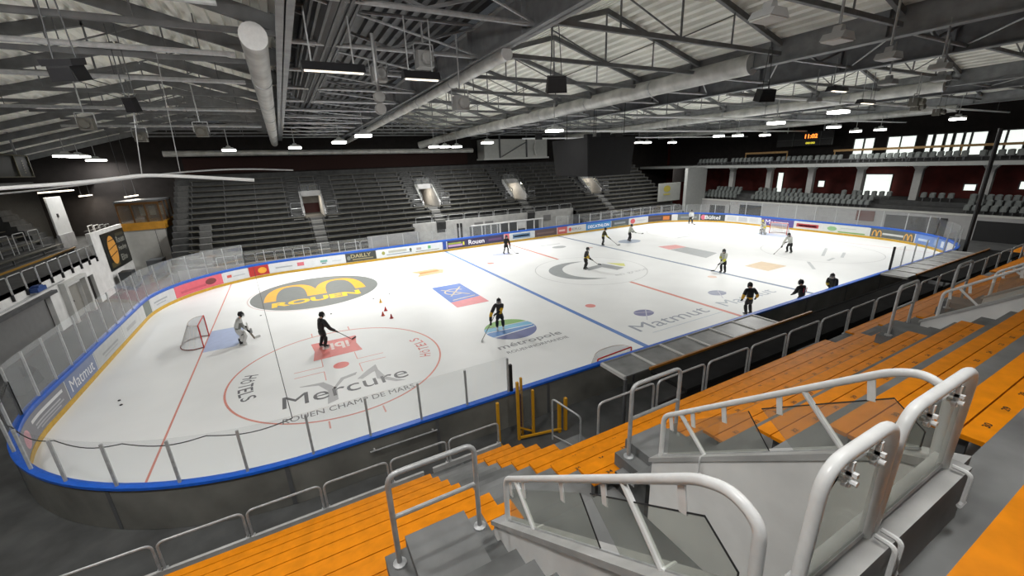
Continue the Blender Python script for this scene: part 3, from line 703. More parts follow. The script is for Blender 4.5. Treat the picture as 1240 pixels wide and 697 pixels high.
# lateral stair treads use half steps already; paler side walls of the doorways:
WT = lambda d: 4.86 + .73*(d-23)
def vomitory(s, c, near, which):
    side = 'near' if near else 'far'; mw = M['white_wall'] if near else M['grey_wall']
    F = lambda x, d, z: V((x, s*d, z))
    t = thing('doorway_passage', '%s-walled stair passage with sloping side walls, %s' % ('white' if near else 'pale', which), 'passage', (c, s*22.6, 3.9), kind='structure')
    for sx in (-1, 1):
        m = MB(); xa = c + sx*.95; xb = c + sx*1.1
        d0 = 22.95 if (sx > 0 and near) else 22.5; prof = [(d0,3.9),(d0,WT(d0)),(25.12,WT(25.12)),(25.42,6.5),(25.42,3.9)]
        m.prism(prof, lambda a, b, q: F(q, a, b), xa, xb); part('side_wall', m, mw, t)
        m = MB().prism([(d0-.04,WT(d0)-.03),(d0-.04,WT(d0)+.03),(25.1,WT(25.1)+.05),(25.42,6.55),(25.42,6.47),(25.12,WT(25.12)-.02)], lambda a, b, q: F(q, a, b), xa-sx*.02, xb+sx*.02); part('wall_coping', m, M['concrete_pale'] if near else mw, t)
        m = MB().box(F(c+sx*.95,25.42,3.9), F(c+sx*1.05,29.5,6.0)); part('passage_wall', m, mw, t)
    m = MB().box(F(c-1.1,25.28,6.0), F(c+.98,25.46,6.55)); part('back_wall', m, M['concrete_pale'] if near else mw, t)
    m = MB().box(F(c-.95,29.4,3.9), F(c+.95,29.48,5.0)); part('end_wall_foot', m, C(60,14,12), t)
    m = MB().box(F(c-.95,29.42,5.0), F(c+.95,29.5,6.0)); part('end_wall', m, mw, t)
    m = MB().box(F(c-.3,27.2,5.93), F(c+.3,28.4,5.98)); part('ceiling_lamp', m, M['lamp_warm'], t)
    return t
names_f = ['first from the left in the far stand','second from the left in the far stand','third from the left in the far stand','farthest right in the far stand']
for c, n in zip(CF, names_f): vomitory(1, c, False, n)
names_n = ['below the camera','second along the near stand','third along the near stand','fourth along the near stand']
for c, n in zip(CN[:3], names_n): vomitory(-1, c, True, n)
# rails on the doorway walls ------------------------------------------------
def clamp(mb, p, d, n):
    d = V(d).normalized(); mb.bar(p, p - V((0,0,.13)), .022, .02, d); mb.bar(p - d*.045 - V((0,0,.1)), p + d*.045 - V((0,0,.1)), .018, .018); mb.bar(p - V(n)*.03 - V((0,0,.06)), p + V(n)*.03 - V((0,0,.06)), .02, .02)
def sloped_rail(s, c, sx, near, label):
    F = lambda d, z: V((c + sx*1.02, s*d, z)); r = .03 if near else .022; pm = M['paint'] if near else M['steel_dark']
    t = thing('stair_railing', label, 'railing', tuple(F(22.7, 4.7)))
    ds = 23.02 if (sx > 0 and near) else 22.72; RZ = lambda d: 5.28 + (d-22.72)*.767
    a = MB().rtube([F(ds,WT(ds)), F(ds,RZ(ds)), F(24.95,6.99), F(25.12,7.05), F(25.26,6.98), F(25.28,6.45)], r, .09, 10, 5); part('handrail', a, pm, t, smooth=True)
    for d in (ds+.22, 24.42):
        f = d+.38; m = MB().tube([F(d,RZ(d)), F(f,WT(f)+.02)], .024, 8); p = part('post', m, pm, t, smooth=True)
        q = F(f, WT(f)+.05); h = MB().rtube([q+V((sx*.02,0,.01)), q+V((-sx*.10,0,.01)), q+V((-sx*.10,0,-.2))], .011, .04, 6); h.tube([q+V((-sx*.10,0,-.2)), q+V((-sx*.10,s*.05,-.2))], .011, 6); part('hook_bracket', h, pm, p)
    for d0, d1 in ((ds+.1, 24.0), (24.12, 25.2)):
        u0 = RZ(d0)-.13; u1 = min(6.8, RZ(d1)-.13); l0 = WT(d0)+.07; l1 = WT(d1)+.05
        prof = [(d0,l0),(d0,u0),(d1+.0,u1),(d1+.25,WT(d1+.25)+.06)] if d0 < 24 else [(d0+.33,WT(d0+.33)+.06),(d0,u0),(d1-.2,u1),(d1,u1-.16),(d1,l1)]
        m = MB().prism(prof, lambda a_, b_, q: V((q, s*a_, b_)), c+sx*1.015, c+sx*1.025); gp = part('glass_panel', m, M['glass_rail'], t)
        if near:
            e = [V((c+sx*1.02, s*a_, b_)) for a_, b_ in (prof[2:] if d0 < 24 else prof[1:])]; part('glass_edge', MB().tube(e, .006, 5), M['black'], gp)
    if near:
        for d in (ds+.1, ds+.38, 23.75, 24.25, 24.85):
            p = F(d, 5.25 + (d-22.72)*.767); part('clamp', MB().bar(p, p + V((0, s*.03, -.17)), .05, .012, (1,0,0)), M['paint'], t)
    m = MB().tube([F(ds,WT(ds)+.06), F(25.2,WT(25.2)+.04)], .016, 6); part('bottom_bar', m, M['galv'], t)
    return t
def back_rail(s, c, x0, x1, near, label):
    y = s*25.36; pm = M['paint'] if near else M['steel_dark']; t = thing('guard_railing', label, 'railing', ((x0+x1)/2, y, 6.55))
    a = MB().rtube([(x0,y,6.5),(x0+.03,y,7.26),(x1-.0,y,7.26),(x1,y,6.5)], .03, .15, 12, 7); part('tube_frame', a, pm, t, smooth=True)
    m = MB().prism([(x0+.07,6.6),(x0+.09,7.1),(x0+.16,7.16),(x1-.09,7.16),(x1-.06,6.6)], lambda a_, b_, q: V((a_, q, b_)), y-.006, y+.006); gp = part('glass_panel', m, M['glass_rail'], t); part('glass_edge', MB().tube([(x0+.07,y,6.6),(x0+.09,y,7.1),(x0+.16,y,7.16)], .006, 5), M['black'], gp)
    for x in (x0+.3*(x1-x0), x0+.68*(x1-x0)):
        m = MB(); clamp(m, V((x, y+s*.025, 7.24)), (1,0,0), (0,1,0)); m.lathe([(.014,-.035),(.014,.035)], 8, at=(x,y+s*.025,7.14), axis='y'); part('clamp', m, pm, t)
    for x in (x0, x1):
        h = MB().rtube([(x,y-.04,6.58),(x,y+s*.13,6.58),(x,y+s*.13,6.36)], .013, .04, 6); h.tube([(x-.05,y+s*.13,6.36),(x+.03,y+s*.13,6.36)], .014, 6); part('hook_bracket', h, pm, t)
    m = MB().tube([(x0+.05,y,6.58),(x1-.05,y,6.58)], .014, 6); part('bottom_bar', m, M['galv'], t)
def landing(s, c, sx, near, which):
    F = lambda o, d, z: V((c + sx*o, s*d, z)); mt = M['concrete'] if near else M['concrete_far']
    m = MB().box(F(1.32,22.1,3.6), F(2.05,23.35,4.47)); m.box(F(2.05,22.12,3.6), F(2.3,22.75,4.33)); m.box(F(1.1,22.12,3.6), F(1.32,22.75,4.33))
    solo('stair_landing', m, mt, 'concrete landing block at the foot of the side stair, ' + which, 'landing', kind='structure')
    g = MB(); g.rtube([F(2.17,22.3,4.33),F(2.17,22.3,5.52),F(1.2,22.3,5.52),F(1.2,22.3,4.33)], .03, .13, 10)
    t = thing('landing_guardrail', 'grey tubular guardrail with one mid rail, ' + which, 'railing', tuple(F(1.68,22.3,4.33)))
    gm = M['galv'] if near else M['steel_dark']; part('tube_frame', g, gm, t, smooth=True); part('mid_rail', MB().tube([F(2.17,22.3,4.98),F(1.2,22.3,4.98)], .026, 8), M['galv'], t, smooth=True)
    for o in (2.17, 1.2): part('base_flange', MB().lathe([(.075,0),(.075,.025),(.035,.04)], 12, at=F(o,22.3,4.33)), M['galv'], t)
def door_kit(s, c, near, which):
    for sx, nm in ((-1,'left'),(1,'right')):
        sloped_rail(s, c, sx, near, '%s tubular stair railing with glass on the %s wall, passage %s' % ('white' if near else 'dark', nm, which))
        landing(s, c, sx, near, '%s of the passage %s' % (nm, which))
    back_rail(s, c, c-.84, c-.17, near, '%s framed glass guard at the back, left half, passage %s' % ('white' if near else 'dark', which))
    back_rail(s, c, c-.10, c+.84, near, '%s framed glass guard at the back, right half, passage %s' % ('white' if near else 'dark', which))
for c, n in zip(CN[:3], ['below the camera','second along the near side','third along the near side']): door_kit(-1, c, True, n)
for c, n in zip(CF, ['at far left','second at far side','third at far side','at far right']): door_kit(1, c, False, n)

# benches --------------------------------------------------------------------
def bench(s, xa, xb, k, wood, label, numbers=False, group=None):
    d = 17.6 + P_*k; z = tread(k) + .42; t = thing('bench', label, 'bench', ((xa+xb)/2, s*d, tread(k)), group)
    for o in (-.095, .095): part('plank', MB().box((xa, s*(d+o)-.088, z-.045), (xb, s*(d+o)+.088, z)), wood, t)
    n = max(2, int((xb-xa)/2.4)+1)
    for q in range(n):
        x = xa + .15 + (xb-xa-.3)*q/(n-1); m = MB().box((x-.03, s*d-.16, z-.095), (x+.03, s*d+.16, z-.043)); m.box((x-.03, s*(d+.02)-.04, tread(k)), (x+.03, s*(d+.02)+.04, z-.09)); part('support_bracket', m, M['steel_dark'], t)
    if numbers:
        m = MB(); q = 0; x = xa + .3
        while x < xb - .2 and x < -3:
            tx = text_mb(str(40 - (q + k) % 34), .10, .055, .02); T = Matrix.Translation(V((x, s*d - .13, z+.0025))); m.merge(mapped(tx, lambda p: T @ p)); x += .5; q += 1
        if m.v: part('seat_numbers', m, M['black'], t, 'small black seat numbers')
    return t
def fill(s, x0, x1, cs, gap, wood, side, kmax, numbers):
    edges = [x0] + list(cs) + [x1]
    for k in range(kmax):
        half = .58 if k < 7 else 2.32
        for j in range(len(edges)-1):
            a = edges[j] + (half if j > 0 else 0); b = edges[j+1] - (half if j < len(edges)-2 else 0)
            segs = [(a, b)]
            if k < 4:
                out = []
                for p, q in segs:
                    if q <= gap[0] or p >= gap[1]: out.append((p, q)); continue
                    if p < gap[0]: out.append((p, gap[0]))
                    if q > gap[1]: out.append((gap[1], q))
                segs = out
            for p, q in segs:
                if q - p < .5: continue
                wh = ['at the left end','between the first and second passages','between the second and third passages','between the third and fourth passages','at the right end'][j]
                bench(s, p, q, k, wood, '%s plank bench of the %s stand, %s row up, %s' % ('orange' if s < 0 else 'dark', side, ORD[k], wh), numbers and k >= 0 and q < -3 and p > -28)
        if k >= 12 or (k >= 11 and s < 0):
            for j, c in enumerate(cs): 
                if s > 0: bench(s, c-.9, c+.9, k, wood, 'short dark bench, %s row up, above the %s far passage' % (ORD[k], ORD[j]))
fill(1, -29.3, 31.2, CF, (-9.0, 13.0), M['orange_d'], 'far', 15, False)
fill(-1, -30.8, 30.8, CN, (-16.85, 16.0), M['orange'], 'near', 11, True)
bench(-1, -18.9, -8.0, 11, M['orange'], 'orange plank bench at the lower right corner behind the glass guards', True)
# far stand: left end access stair strips and right end diagonal stair
m = MB()
for k in range(7, 15): m.box((-30.3, front(k)-.02, tread(k)-.45), (-29.4, front(k)+.4, tread(k)+.02))
struct('side_stair', m, mat('stair_dim', (.075,.075,.073), .9), 'grey stair up the left end of the far stand, upper flight', 'stair')
m = MB()
for k in range(0, 7): m.box((-28.5, front(k)+.02, tread(k)-.45), (-27.6, front(k)+.72, tread(k)+.44))
struct('side_stair', m, mat('stair_dim', (.075,.075,.073), .9), 'grey stair at the left end of the far stand, lower flight', 'stair')
m = MB()
for c in CF:
    for sx in (-1, 1):
        for k in range(7, 16):
            for q in (0, 1): m.box((c+sx*1.15, front(k)-.375*(1-q)-.0, tread(k)-H_+.245*(q+1)-.06), (c+sx*2.1, front(k)-.375*(1-q)+.37, tread(k)-H_+.245*(q+1)+.012))
    for k in range(0, 7):
        if k < 4 and -9 < c < 13: continue
        m.box((c-.53, front(k)-.3, tread(k)-.3), (c+.53, front(k)+.74, tread(k)+.03))
struct('stair_treads', m, mat('stair_grey', (.115,.115,.11), .85), 'grey stair flights beside and below the far passages', 'stair')

# ------------------------------------------------------------------ front of the near stand: parapet, hoops, canopies
def rail_run(xa, xb, y, z, label, thick=.07):
    m = MB().box((xa, y-thick/2, z-.14), (xb, y+thick/2, z)); return solo('parapet_rail', m, M['concrete_pale'], label, 'rail', kind='structure')
rail_run(-29, -19.15, -17.02, .98, 'pale parapet rail left of the aisle'); rail_run(-18.9, -16.9, -17.02, .98, 'pale parapet rail right of the aisle')
def hoop(x0, x1, y, z, h, label, group=None, r=.026):
    t = thing('hoop_guardrail', label, 'railing', ((x0+x1)/2, y, z), group)
    part('tube_frame', MB().rtube([(x0,y,z),(x0,y,z+h),(x1,y,z+h),(x1,y,z)], r, .14, 8), M['galv'], t, smooth=True)
    for x in (x0, x1): part('foot_plate', MB().box((x-.05,y-.05,z-.02),(x+.05,y+.05,z+.012)), M['galv'], t)
    return t
for j in range(8):
    xr = -16.95 - 1.53*j; hoop(xr-1.45, xr, -17.0, .98, .66, 'grey tubular hoop railing on the near parapet, %s from the gate' % ORD[j])
for j in range(18):
    xl = -15.91 + 1.78*j
    hoop(xl, xl+1.65, -20.0, 2.66, .86, 'grey tubular hoop railing behind the players benches, %s along' % ORD[j])
m = MB().box((-16.85,-20.1,-.12),(16,-19.45,2.1)); struct('pit_wall', m, M['dark_wall'], 'dark wall behind the players benches', 'wall')
# gate by the front aisle
t = thing('swing_gate', 'small grey tube gate at the end of the front benches', 'gate', (-15.2,-17.3,.6))
part('tube_frame', MB().rtube([(-15.25,-17.2,.55),(-15.25,-17.2,1.95),(-14.75,-17.9,1.55),(-14.75,-17.9,.35)], .03, .12, 8), M['galv'], t, smooth=True)
part('lower_bar', MB().tube([(-15.25,-17.2,.7),(-14.75,-17.9,.45)], .022, 8), M['galv'], t)
m = MB().box((-16.85,-19.4,-.12),(-14.3,-17.3,.45)); struct('concrete_step', m, M['concrete'], 'grey concrete step beside the front aisle', 'step')
YEL = C(206,150,30)
t = thing('barrier_gate', 'yellow framed gate with clear panel standing by the near boards', 'gate', (-15.5,-15.9,-.12))
for x in (-15.7,-15.15): part('post', MB().box((x-.04,-15.94,-.12),(x+.04,-15.86,2.0 if x < -15.5 else 1.55)), YEL, t)
part('post', MB().box((-15.5,-15.75,-.12),(-15.43,-15.68,2.0)), YEL, t)
part('panel', MB().box((-15.66,-15.905,.2),(-15.19,-15.895,1.7)), M['glass_rail'], t); part('red_pad', MB().box((-15.64,-15.86,.2),(-15.55,-15.8,1.5)), C(110,30,20), t)
part('brace', MB().bar((-15.7,-15.9,.35),(-15.15,-15.9,.0),.05,.05), YEL, t); part('foot_bar', MB().bar((-15.7,-16.0,.02),(-14.3,-16.3,.02),.06,.06), YEL, t)
for i, x in enumerate((-14.35,-14.1)):
    solo('yellow_bollard', MB().box((x-.045,-16.3,-.12),(x+.045,-16.2,1.0+.1*i)), YEL, ['short yellow post right of the yellow gate','taller yellow post next to the tube gate'][i], 'post')
t = thing('floor_stanchion', 'yellow post on a flat foot in front of the grey boards', 'post', (-16.42,-15.9,-.12))
part('post', MB().box((-16.46,-15.94,-.1),(-16.38,-15.86,1.5)), YEL, t); part('foot', MB().box((-16.6,-16.15,-.12),(-16.3,-15.8,-.09)), YEL, t)
solo('board_bar', MB().tube([(-20.2,-15.25,.8),(-18.2,-15.25,.8)], .025, 8).box((-20.1,-15.25,.78),(-20.05,-15.13,.82)).box((-18.35,-15.25,.78),(-18.3,-15.13,.82)), M['galv'], 'grey bar fixed on the outside of the boards', 'rail')
def canopy(x0, x1, label):
    t = thing('bench_canopy', label, 'canopy', ((x0+x1)/2,-17.9,-.12)); n = round((x1-x0)/1.28)
    for k in range(n):
        a = x0+(x1-x0)*k/n; b = x0+(x1-x0)*(k+1)/n; part('roof_panel', MB().box((a+.06,-17.95,2.36),(b-.06,-16.96,2.4)), M['canopy'], t)
    for k in range(n+1):
        a = x0+(x1-x0)*k/n; part('roof_beam', MB().box((a-.05,-17.98,2.33),(a+.05,-16.93,2.43)), C(190,190,188), t)
    part('front_edge', MB().box((x0,-16.96,2.32),(x1,-16.9,2.42)), C(120,122,122), t)
    part('rear_edge', MB().box((x0+1.0,-18.02,2.36),(x1+2.2,-17.95,2.44)), C(150,98,24), t, 'ochre rear edge')
    part('rear_roof', MB().box((x0+1.0,-19.35,2.25),(x1+2.2,-18.02,2.37)), M['tar'], t)
    part('back_panel', MB().box((x0,-19.3,-.12),(x1,-19.25,2.25)), M['dark_wall'], t)
    for k in range(0, n+1, 2):
        a = x0+(x1-x0)*k/n; part('post', MB().box((a-.04,-18.04,-.12),(a+.04,-17.96,2.34)), M['steel_dark'], t)
    m = MB().box((x0+.2,-18.6,.25),(x1-.2,-18.2,.32)); m.box((x0+.2,-18.5,-.12),(x0+.3,-18.3,.25)); m.box((x1-.3,-18.5,-.12),(x1-.2,-18.3,.25)); b = m
    o = solo('players_bench', b, M['wood'], 'wooden players bench under the ' + ('nearer' if x0 < 0 else 'farther') + ' canopy', 'bench')
    return t
canopy(-13.2, -5.5, 'grey panelled canopy roof over the nearer players bench'); canopy(5.3, 14.3, 'grey panelled canopy roof over the farther players bench')
m = MB().box((-5.5,-19.3,2.2),(5.3,-17.95,2.3)); m.box((-5.5,-18.0,2.2),(5.3,-17.93,2.32)); m.box((-5.5,-19.3,-.12),(5.3,-19.2,2.2))
for x in (-5.4,-2,2,5.2): m.box((x-.05,-18.05,-.12),(x+.05,-17.95,2.2))
solo('timekeeper_roof', m, M['tar'], 'dark flat roof over the timekeeper place between the two canopies', 'roof', kind='structure')
m = MB().box((-4.5,-17.2,.85),(4.5,-16.6,.9)); m.box((-4.5,-17.1,-.12),(-4.4,-16.7,.85)); m.box((4.4,-17.1,-.12),(4.5,-16.7,.85))
solo('timekeeper_table', m, C(160,160,158), 'pale table behind the boards between the two canopies', 'table')
solo('safety_net_pole', MB().tube([(24.6,-15.0,-.12),(24.6,-15.0,9.6)], .13, 8), M['black'], 'tall black pole rising at the far right corner', 'pole')

# ------------------------------------------------------------------ far side front walls and benches shelter
struct('far_front_wall', MB().box((-9.0,19.85,-.12),(13.0,20.0,2.55)), mat('far_pale', (.40,.40,.39), .8, scale=1.5, var=.15), 'white wall below the middle of the far stand', 'wall')
struct('far_front_wall', MB().box((-14.5,16.75,1.0),(-9.2,16.9,2.15)), C(150,150,150), 'pale parapet panels left of the players area', 'wall')
struct('far_front_wall', MB().box((-30,16.9,-.12),(-9.1,17.02,1.0)), M['grey_wall'], 'grey parapet under the first far benches', 'wall')
struct('far_front_wall', MB().box((13.1,16.9,-.12),(31,17.02,1.0)), M['grey_wall'], 'grey parapet under the far right benches', 'wall')
for i, x in enumerate((-1.6,-.2,8.2)):
    solo('wall_cabinet', MB().box((x,19.75,1.3),(x+1.1,19.85,2.0)), C(120,120,120), ['small grey cabinet on the far white wall, left','grey cabinet on the far white wall, middle','grey cabinet on the far white wall, right'][i], 'cabinet')
t = thing('bench_shelter', 'white framed shelter standing behind the far boards', 'shelter', (1.5,16.8,-.12))
for k in range(9):
    x = -3.3 + 1.15*k; part('post', MB().box((x-.05,16.45,-.12),(x+.05,16.55,2.05)), C(206,206,204), t)
part('top_rail', MB().box((-3.4,16.42,2.05),(6.0,16.58,2.17)), C(206,206,204), t); part('back_panel', MB().box((-3.3,17.3,-.12),(5.9,17.35,1.9)), C(90,92,94), t); part('side_panel', MB().box((2.5,16.5,1.2),(3.6,16.53,2.05)), C(214,214,212), t)
for i, x in enumerate((-3.9,-4.3)):
    solo('dark_post', MB().box((x-.1,18.2,-.12),(x+.1,18.4,2.3)), M['black'], ['dark post at the left end of the far shelter','second dark post left of the far shelter'][i], 'post')
for j in range(13):
    xl = -27.2 + 1.5*j
    if abs(xl+.7-CF[0]) < 1.3: continue
    hoop(xl, xl+1.4, 17.0, 1.0, .75, 'grey hoop railing in front of the far stand, %s from the left' % ORD[j], r=.022) if xl < -10 else None
for j in range(11): hoop(-8.6+1.95*j, -6.8+1.95*j, 19.95, 2.55, .6, 'grey hoop railing above the far white wall, %s from the left' % ORD[j], r=.022)
for j in range(9): hoop(13.6+1.9*j, 15.3+1.9*j, 17.0, 1.0, .85, 'grey hoop railing at the far right benches, %s from the left' % ORD[j], r=.022)

# ------------------------------------------------------------------ outer walls
struct('wall_far', MB().box((-46,32,-.13),(46,32.3,14)), M['dark_wall'], 'dark wall above the far stand', 'wall')
struct('wall_near', MB().box((-46,-32.3,-.13),(46,-32,14)), M['grey_wall'], 'wall behind the camera', 'wall')
struct('wall_right', MB().box((44,-32,-.13),(44.3,32,14)), M['red_wall'], 'dark red end wall at the right', 'wall')
struct('wall_left', MB().box((-46.3,-32,-.13),(-46,32,14)), M['dark_wall'], 'dark end wall at the left', 'wall')
m = MB().box((-30,31.6,8.75),(3,31.95,10.4)); struct('trim_1', m, mat('dark_red_band', (.03,.012,.01), .9), 'dark red band along the top of the far stand', 'trim')
# hanging control room, far side
t = thing('control_room', 'white box control room hanging under the roof above the far stand', 'room', (9.6,29.5,9.2))
part('room_wall', MB().box((4.6,29.2,9.35),(15,31.5,11.9)), C(176,178,174), t); part('floor_edge', MB().box((4.4,29.0,9.15),(15.2,31.5,9.38)), C(188,190,186), t)
part('brace', MB().bar((7.2,29.1,9.5),(11.2,29.1,11.4),.1,.1), M['steel_dark'], t)
for x in (7.0,11.4): part('post', MB().box((x-.1,29.05,9.3),(x+.1,29.2,13.4)), M['steel_dark'], t)
part('drain_pipe', MB().tube([(12.9,29.0,9.6),(12.6,29.0,10.6),(12.9,29.0,11.8)], .12, 8), C(200,200,196), t)

# ------------------------------------------------------------------ left end
WX = -34.3
m = MB(); 
for a, b, z0, z1 in ((-18,.2,-.12,3.15),(.2,7.6,2.15,3.15),(7.6,9.3,-.12,3.15),(9.3,11.9,2.05,3.15),(11.9,13.0,-.12,3.15),(13.0,14.2,2.05,3.15),(14.2,16,-.12,3.15),(16,23.3,-.12,4.75)): m.box((WX-.25,a,z0),(WX,b,z1))
struct('wall_left', m, M['white_wall'], 'white wall behind the left end with door openings', 'wall')
struct('door_1', MB().box((WX-.35,.2,-.12),(WX-.28,7.6,2.15)), C(128,128,128), 'wide grey roller shutter in the white wall', 'door')
o = struct('door_2', MB().box((WX-.25,9.3,-.12),(WX-.2,11.9,2.05)), C(150,148,142), 'grey double door in the white wall', 'door'); WL[o.name] = V(o.location)
part('door_handle', MB().box((WX-.2,10.5,.95),(WX-.14,10.62,1.05)), M['black'], o); part('door_split', MB().box((WX-.2,10.58,-.1),(WX-.185,10.62,2.0)), M['steel_dark'], o)
struct('door_3', MB().box((WX-.25,13.0,-.12),(WX-.2,14.2,2.05)), M['dark_wall'], 'dark narrow doorway in the white wall', 'door')
m = MB()
for y in (9.1, 12.1): m.box((WX,y-.18,-.12),(WX+.3,y+.18,2.3))
m.box((WX,8.9,2.3),(WX+.3,12.3,2.5)); struct('trim_2', m, C(200,200,198), 'white surround of the grey double door', 'trim')
struct('trim_3', MB().box((WX,-.4,2.2),(WX+.25,8.0,2.38)), M['steel_dark'], 'dark head rail over the roller shutter', 'trim')
solo('blue_bundle', MB().box((WX+.02,5.6,2.75),(WX+.42,6.6,2.98)).box((WX+.05,5.9,2.98),(WX+.38,6.4,3.06)), C(52,80,140), 'blue rolled bundle on a bracket above the shutter', 'bundle')
solo('wall_pipe', MB().tube([(WX+.1,1.5,2.55),(WX+.1,9.6,2.62)], .04, 6), M['galv'], 'thin pipe running along the white wall', 'pipe')
# gallery above
def tube_lamp(a, b, label, ztop):
    t = thing('tube_lamp', label, 'lamp', ((a[0]+b[0])/2,(a[1]+b[1])/2,a[2])); part('tube', MB().box(a, b), M['lamp_warm'], t)
    for f in (.15,.85): yy = a[1]+(b[1]-a[1])*f; part('hanger', MB().box(((a[0]+b[0])/2-.015,yy-.015,b[2]-.01), ((a[0]+b[0])/2+.015,yy+.015,ztop)), M['steel_dark'], t)
    l = bpy.data.lights.new('tube_light', 'AREA'); l.shape = 'RECTANGLE'; l.size = .15; l.size_y = abs(b[1]-a[1])*.9; l.energy = 130; l.color = (1,.9,.75)
    o = bpy.data.objects.new('tube_light', l); col.objects.link(o); o.parent = t; o.location = (0,0,-.03)
struct('gallery_slab', MB().box((-46,-18,3.0),(WX-.0,16,3.15)).box((-46,16,3.0),(WX-.25,32,3.15)), M['concrete_far'], 'dark floor slab of the left gallery', 'floor')
for j in range(12):
    y1 = 15.7 - 1.45*j
    t = thing('gallery_hoop', 'hoop railing with dark panel on the left gallery edge, %s from the sign' % ORD[j], 'railing', (WX+.05,y1-.67,3.15))
    part('tube_frame', MB().rtube([(WX+.05,y1,3.0),(WX+.05,y1,3.98),(WX+.05,y1-1.35,3.98),(WX+.05,y1-1.35,3.0)], .028, .13, 8), M['galv'], t, smooth=True)
    part('fixing', MB().box((WX,y1-.1,2.72),(WX+.1,y1+.02,3.05)), M['black'], t)
for k in range(5):
    y = 0
    struct('gallery_tier', MB().box((-36.6-.95*k-.95,-18,3.15),(-36.6-.95*k,19.5,3.5+.42*k)), M['concrete_far'], 'dark tier %s of the left gallery' % ORD[k], 'tier')
    tt = thing('gallery_bench', 'dark bench on the left gallery tier, %s up' % ORD[k], 'bench', (-37.1-.95*k,0,3.5+.42*k)); part('plank', MB().box((-37.25-.95*k,-17,3.86+.42*k),(-36.9-.95*k,19,3.91+.42*k)), M['orange_d'], tt)
    for yy in range(-16,19,4): part('support_bracket', MB().box((-37.1-.95*k,yy,3.5+.42*k),(-37.02-.95*k,yy+.06,3.87+.42*k)), M['steel_dark'], tt)
struct('trim_4', MB().box((-36.55,-18,3.42),(-36.45,19.5,3.52)), C(150,112,36), 'ochre edge strip of the gallery tier', 'trim')
for j in range(4):
    y = 10.4 + 2.0*j
    t = thing('gallery_stair_rail', 'tall grey stair rail on the left gallery, %s from the left' % ORD[j], 'railing', (-37.62,y+.7,3.9))
    part('tube_frame', MB().rtube([(-37.62,y,3.9),(-37.62,y,5.25),(-37.62,y+1.4,5.25),(-37.62,y+1.4,3.9)], .03, .12, 8), M['galv'], t, smooth=True)
t = thing('partition_panel', 'white partition panel with a dark handle on the left gallery', 'panel', (-38,23.2,3.15)); part('board', MB().box((-38.1,21.8,4.3),(-38,24.55,7.35)), C(196,198,198), t); part('handle', MB().box((-38,22.7,5.7),(-37.95,22.95,6.0)), M['black'], t); part('foot', MB().box((-38.15,21.8,3.15),(-37.95,24.55,4.3)), M['grey_wall'], t)
m = MB()
for k in range(7): m.box((-38.6-.3*k,19.3,3.15),(-38.3-.3*k,21.6,4.3+.38*k))
struct('gallery_stair', m, M['concrete_far'], 'grey stair rising beside the white partition', 'stair')
struct('gallery_back_wall', MB().box((-42.2,-18,3.15),(-42,32,8.6)), mat('gallery_dark', (.05,.05,.048), .9), 'dark rear wall of the left gallery', 'wall')
for j in range(4):
    y = 25.4+1.35*j
    t = thing('high_table', 'white framed table and rail on the left gallery, %s from the white partition' % ORD[j], 'table', (-37.2,y+.5,3.15))
    part('tube_frame', MB().rtube([(-37.2,y,3.15),(-37.2,y,4.6-.1*j),(-37.2,y+1.05,4.6-.1*j),(-37.2,y+1.05,3.15)], .04, .05, 6), M['paint'] if j < 2 else M['galv'], t)
    part('shelf', MB().box((-37.6,y,4.1),(-37.15,y+1.05,4.15)), M['black'], t)
for j, (y0, y1, z) in enumerate(((21.2,27.6,7.75),(28.6,35.0,7.15))):
    if y1 > 31.5: y1 = 31.5
    tube_lamp((-38.1,y0,z-.05), (-37.95,y1,z+.05), ['long tube lamp under the left gallery roof, left one','tube lamp under the left gallery roof, right one'][j], 8.35)
struct('gallery_roof', MB().box((-46,-18,8.3),(-37.6,31.9,8.45)), M['steel_dark'], 'dark soffit over the left gallery', 'ceiling')
# sign on the white wall
t = thing('wall_sign', 'black club sign with a golden ball and three lines of pale lettering', 'sign', (WX+.05,20.8,1.35))
SY0, SY1 = 18.2, 24.0
SY0, SY1 = 17.6, 22.9; SZ0, SZ1 = 1.5, 4.45
part('sign_board', MB().box((WX+.02,SY0,SZ0),(WX+.1,SY1,SZ1)), C(30,32,30), t)
yc = SY0+1.55; zc = (SZ0+SZ1)/2 + .05
bl = part('golden_ball', MB().poly([(WX+.115, yc+.95*math.cos(2*PI*k/32), zc+1.15*math.sin(2*PI*k/32)) for k in range(32)]), C(222,158,72), t)
m = MB()
for a, b in (((-.9,.1),(.9,.35)),((-.95,-.45),(.8,-.2)),((-.6,.75),(.7,.8))): m.bar((WX+.12,yc+a[0],zc+a[1]),(WX+.12,yc+b[0],zc+b[1]),.07,.008,(1,0,0))
part('ball_seam', m, C(70,40,20), bl)
part('sign_bar', MB().box((WX+.101,SY0+.3,SZ0+.2),(WX+.108,SY0+2.2,SZ0+.6)), C(82,74,48), t); part('sign_bar', MB().box((WX+.101,SY0+2.9,SZ1-.5),(WX+.108,SY1-.4,SZ1-.25)), C(70,68,54), t)  # olive bars, lighter than the sign board
for k, (wd, ww) in enumerate((('Rouen',2.0),('Hockey',2.0),('Elite',1.5))):
    tx = text_mb(wd, ww, .52, .02); z = SZ1 - 1.05 - .75*k
    part('lettering', mapped(tx, lambda p: V((WX+.115, SY0+2.85+p.x, z+p.y))), C(150,150,142), t)
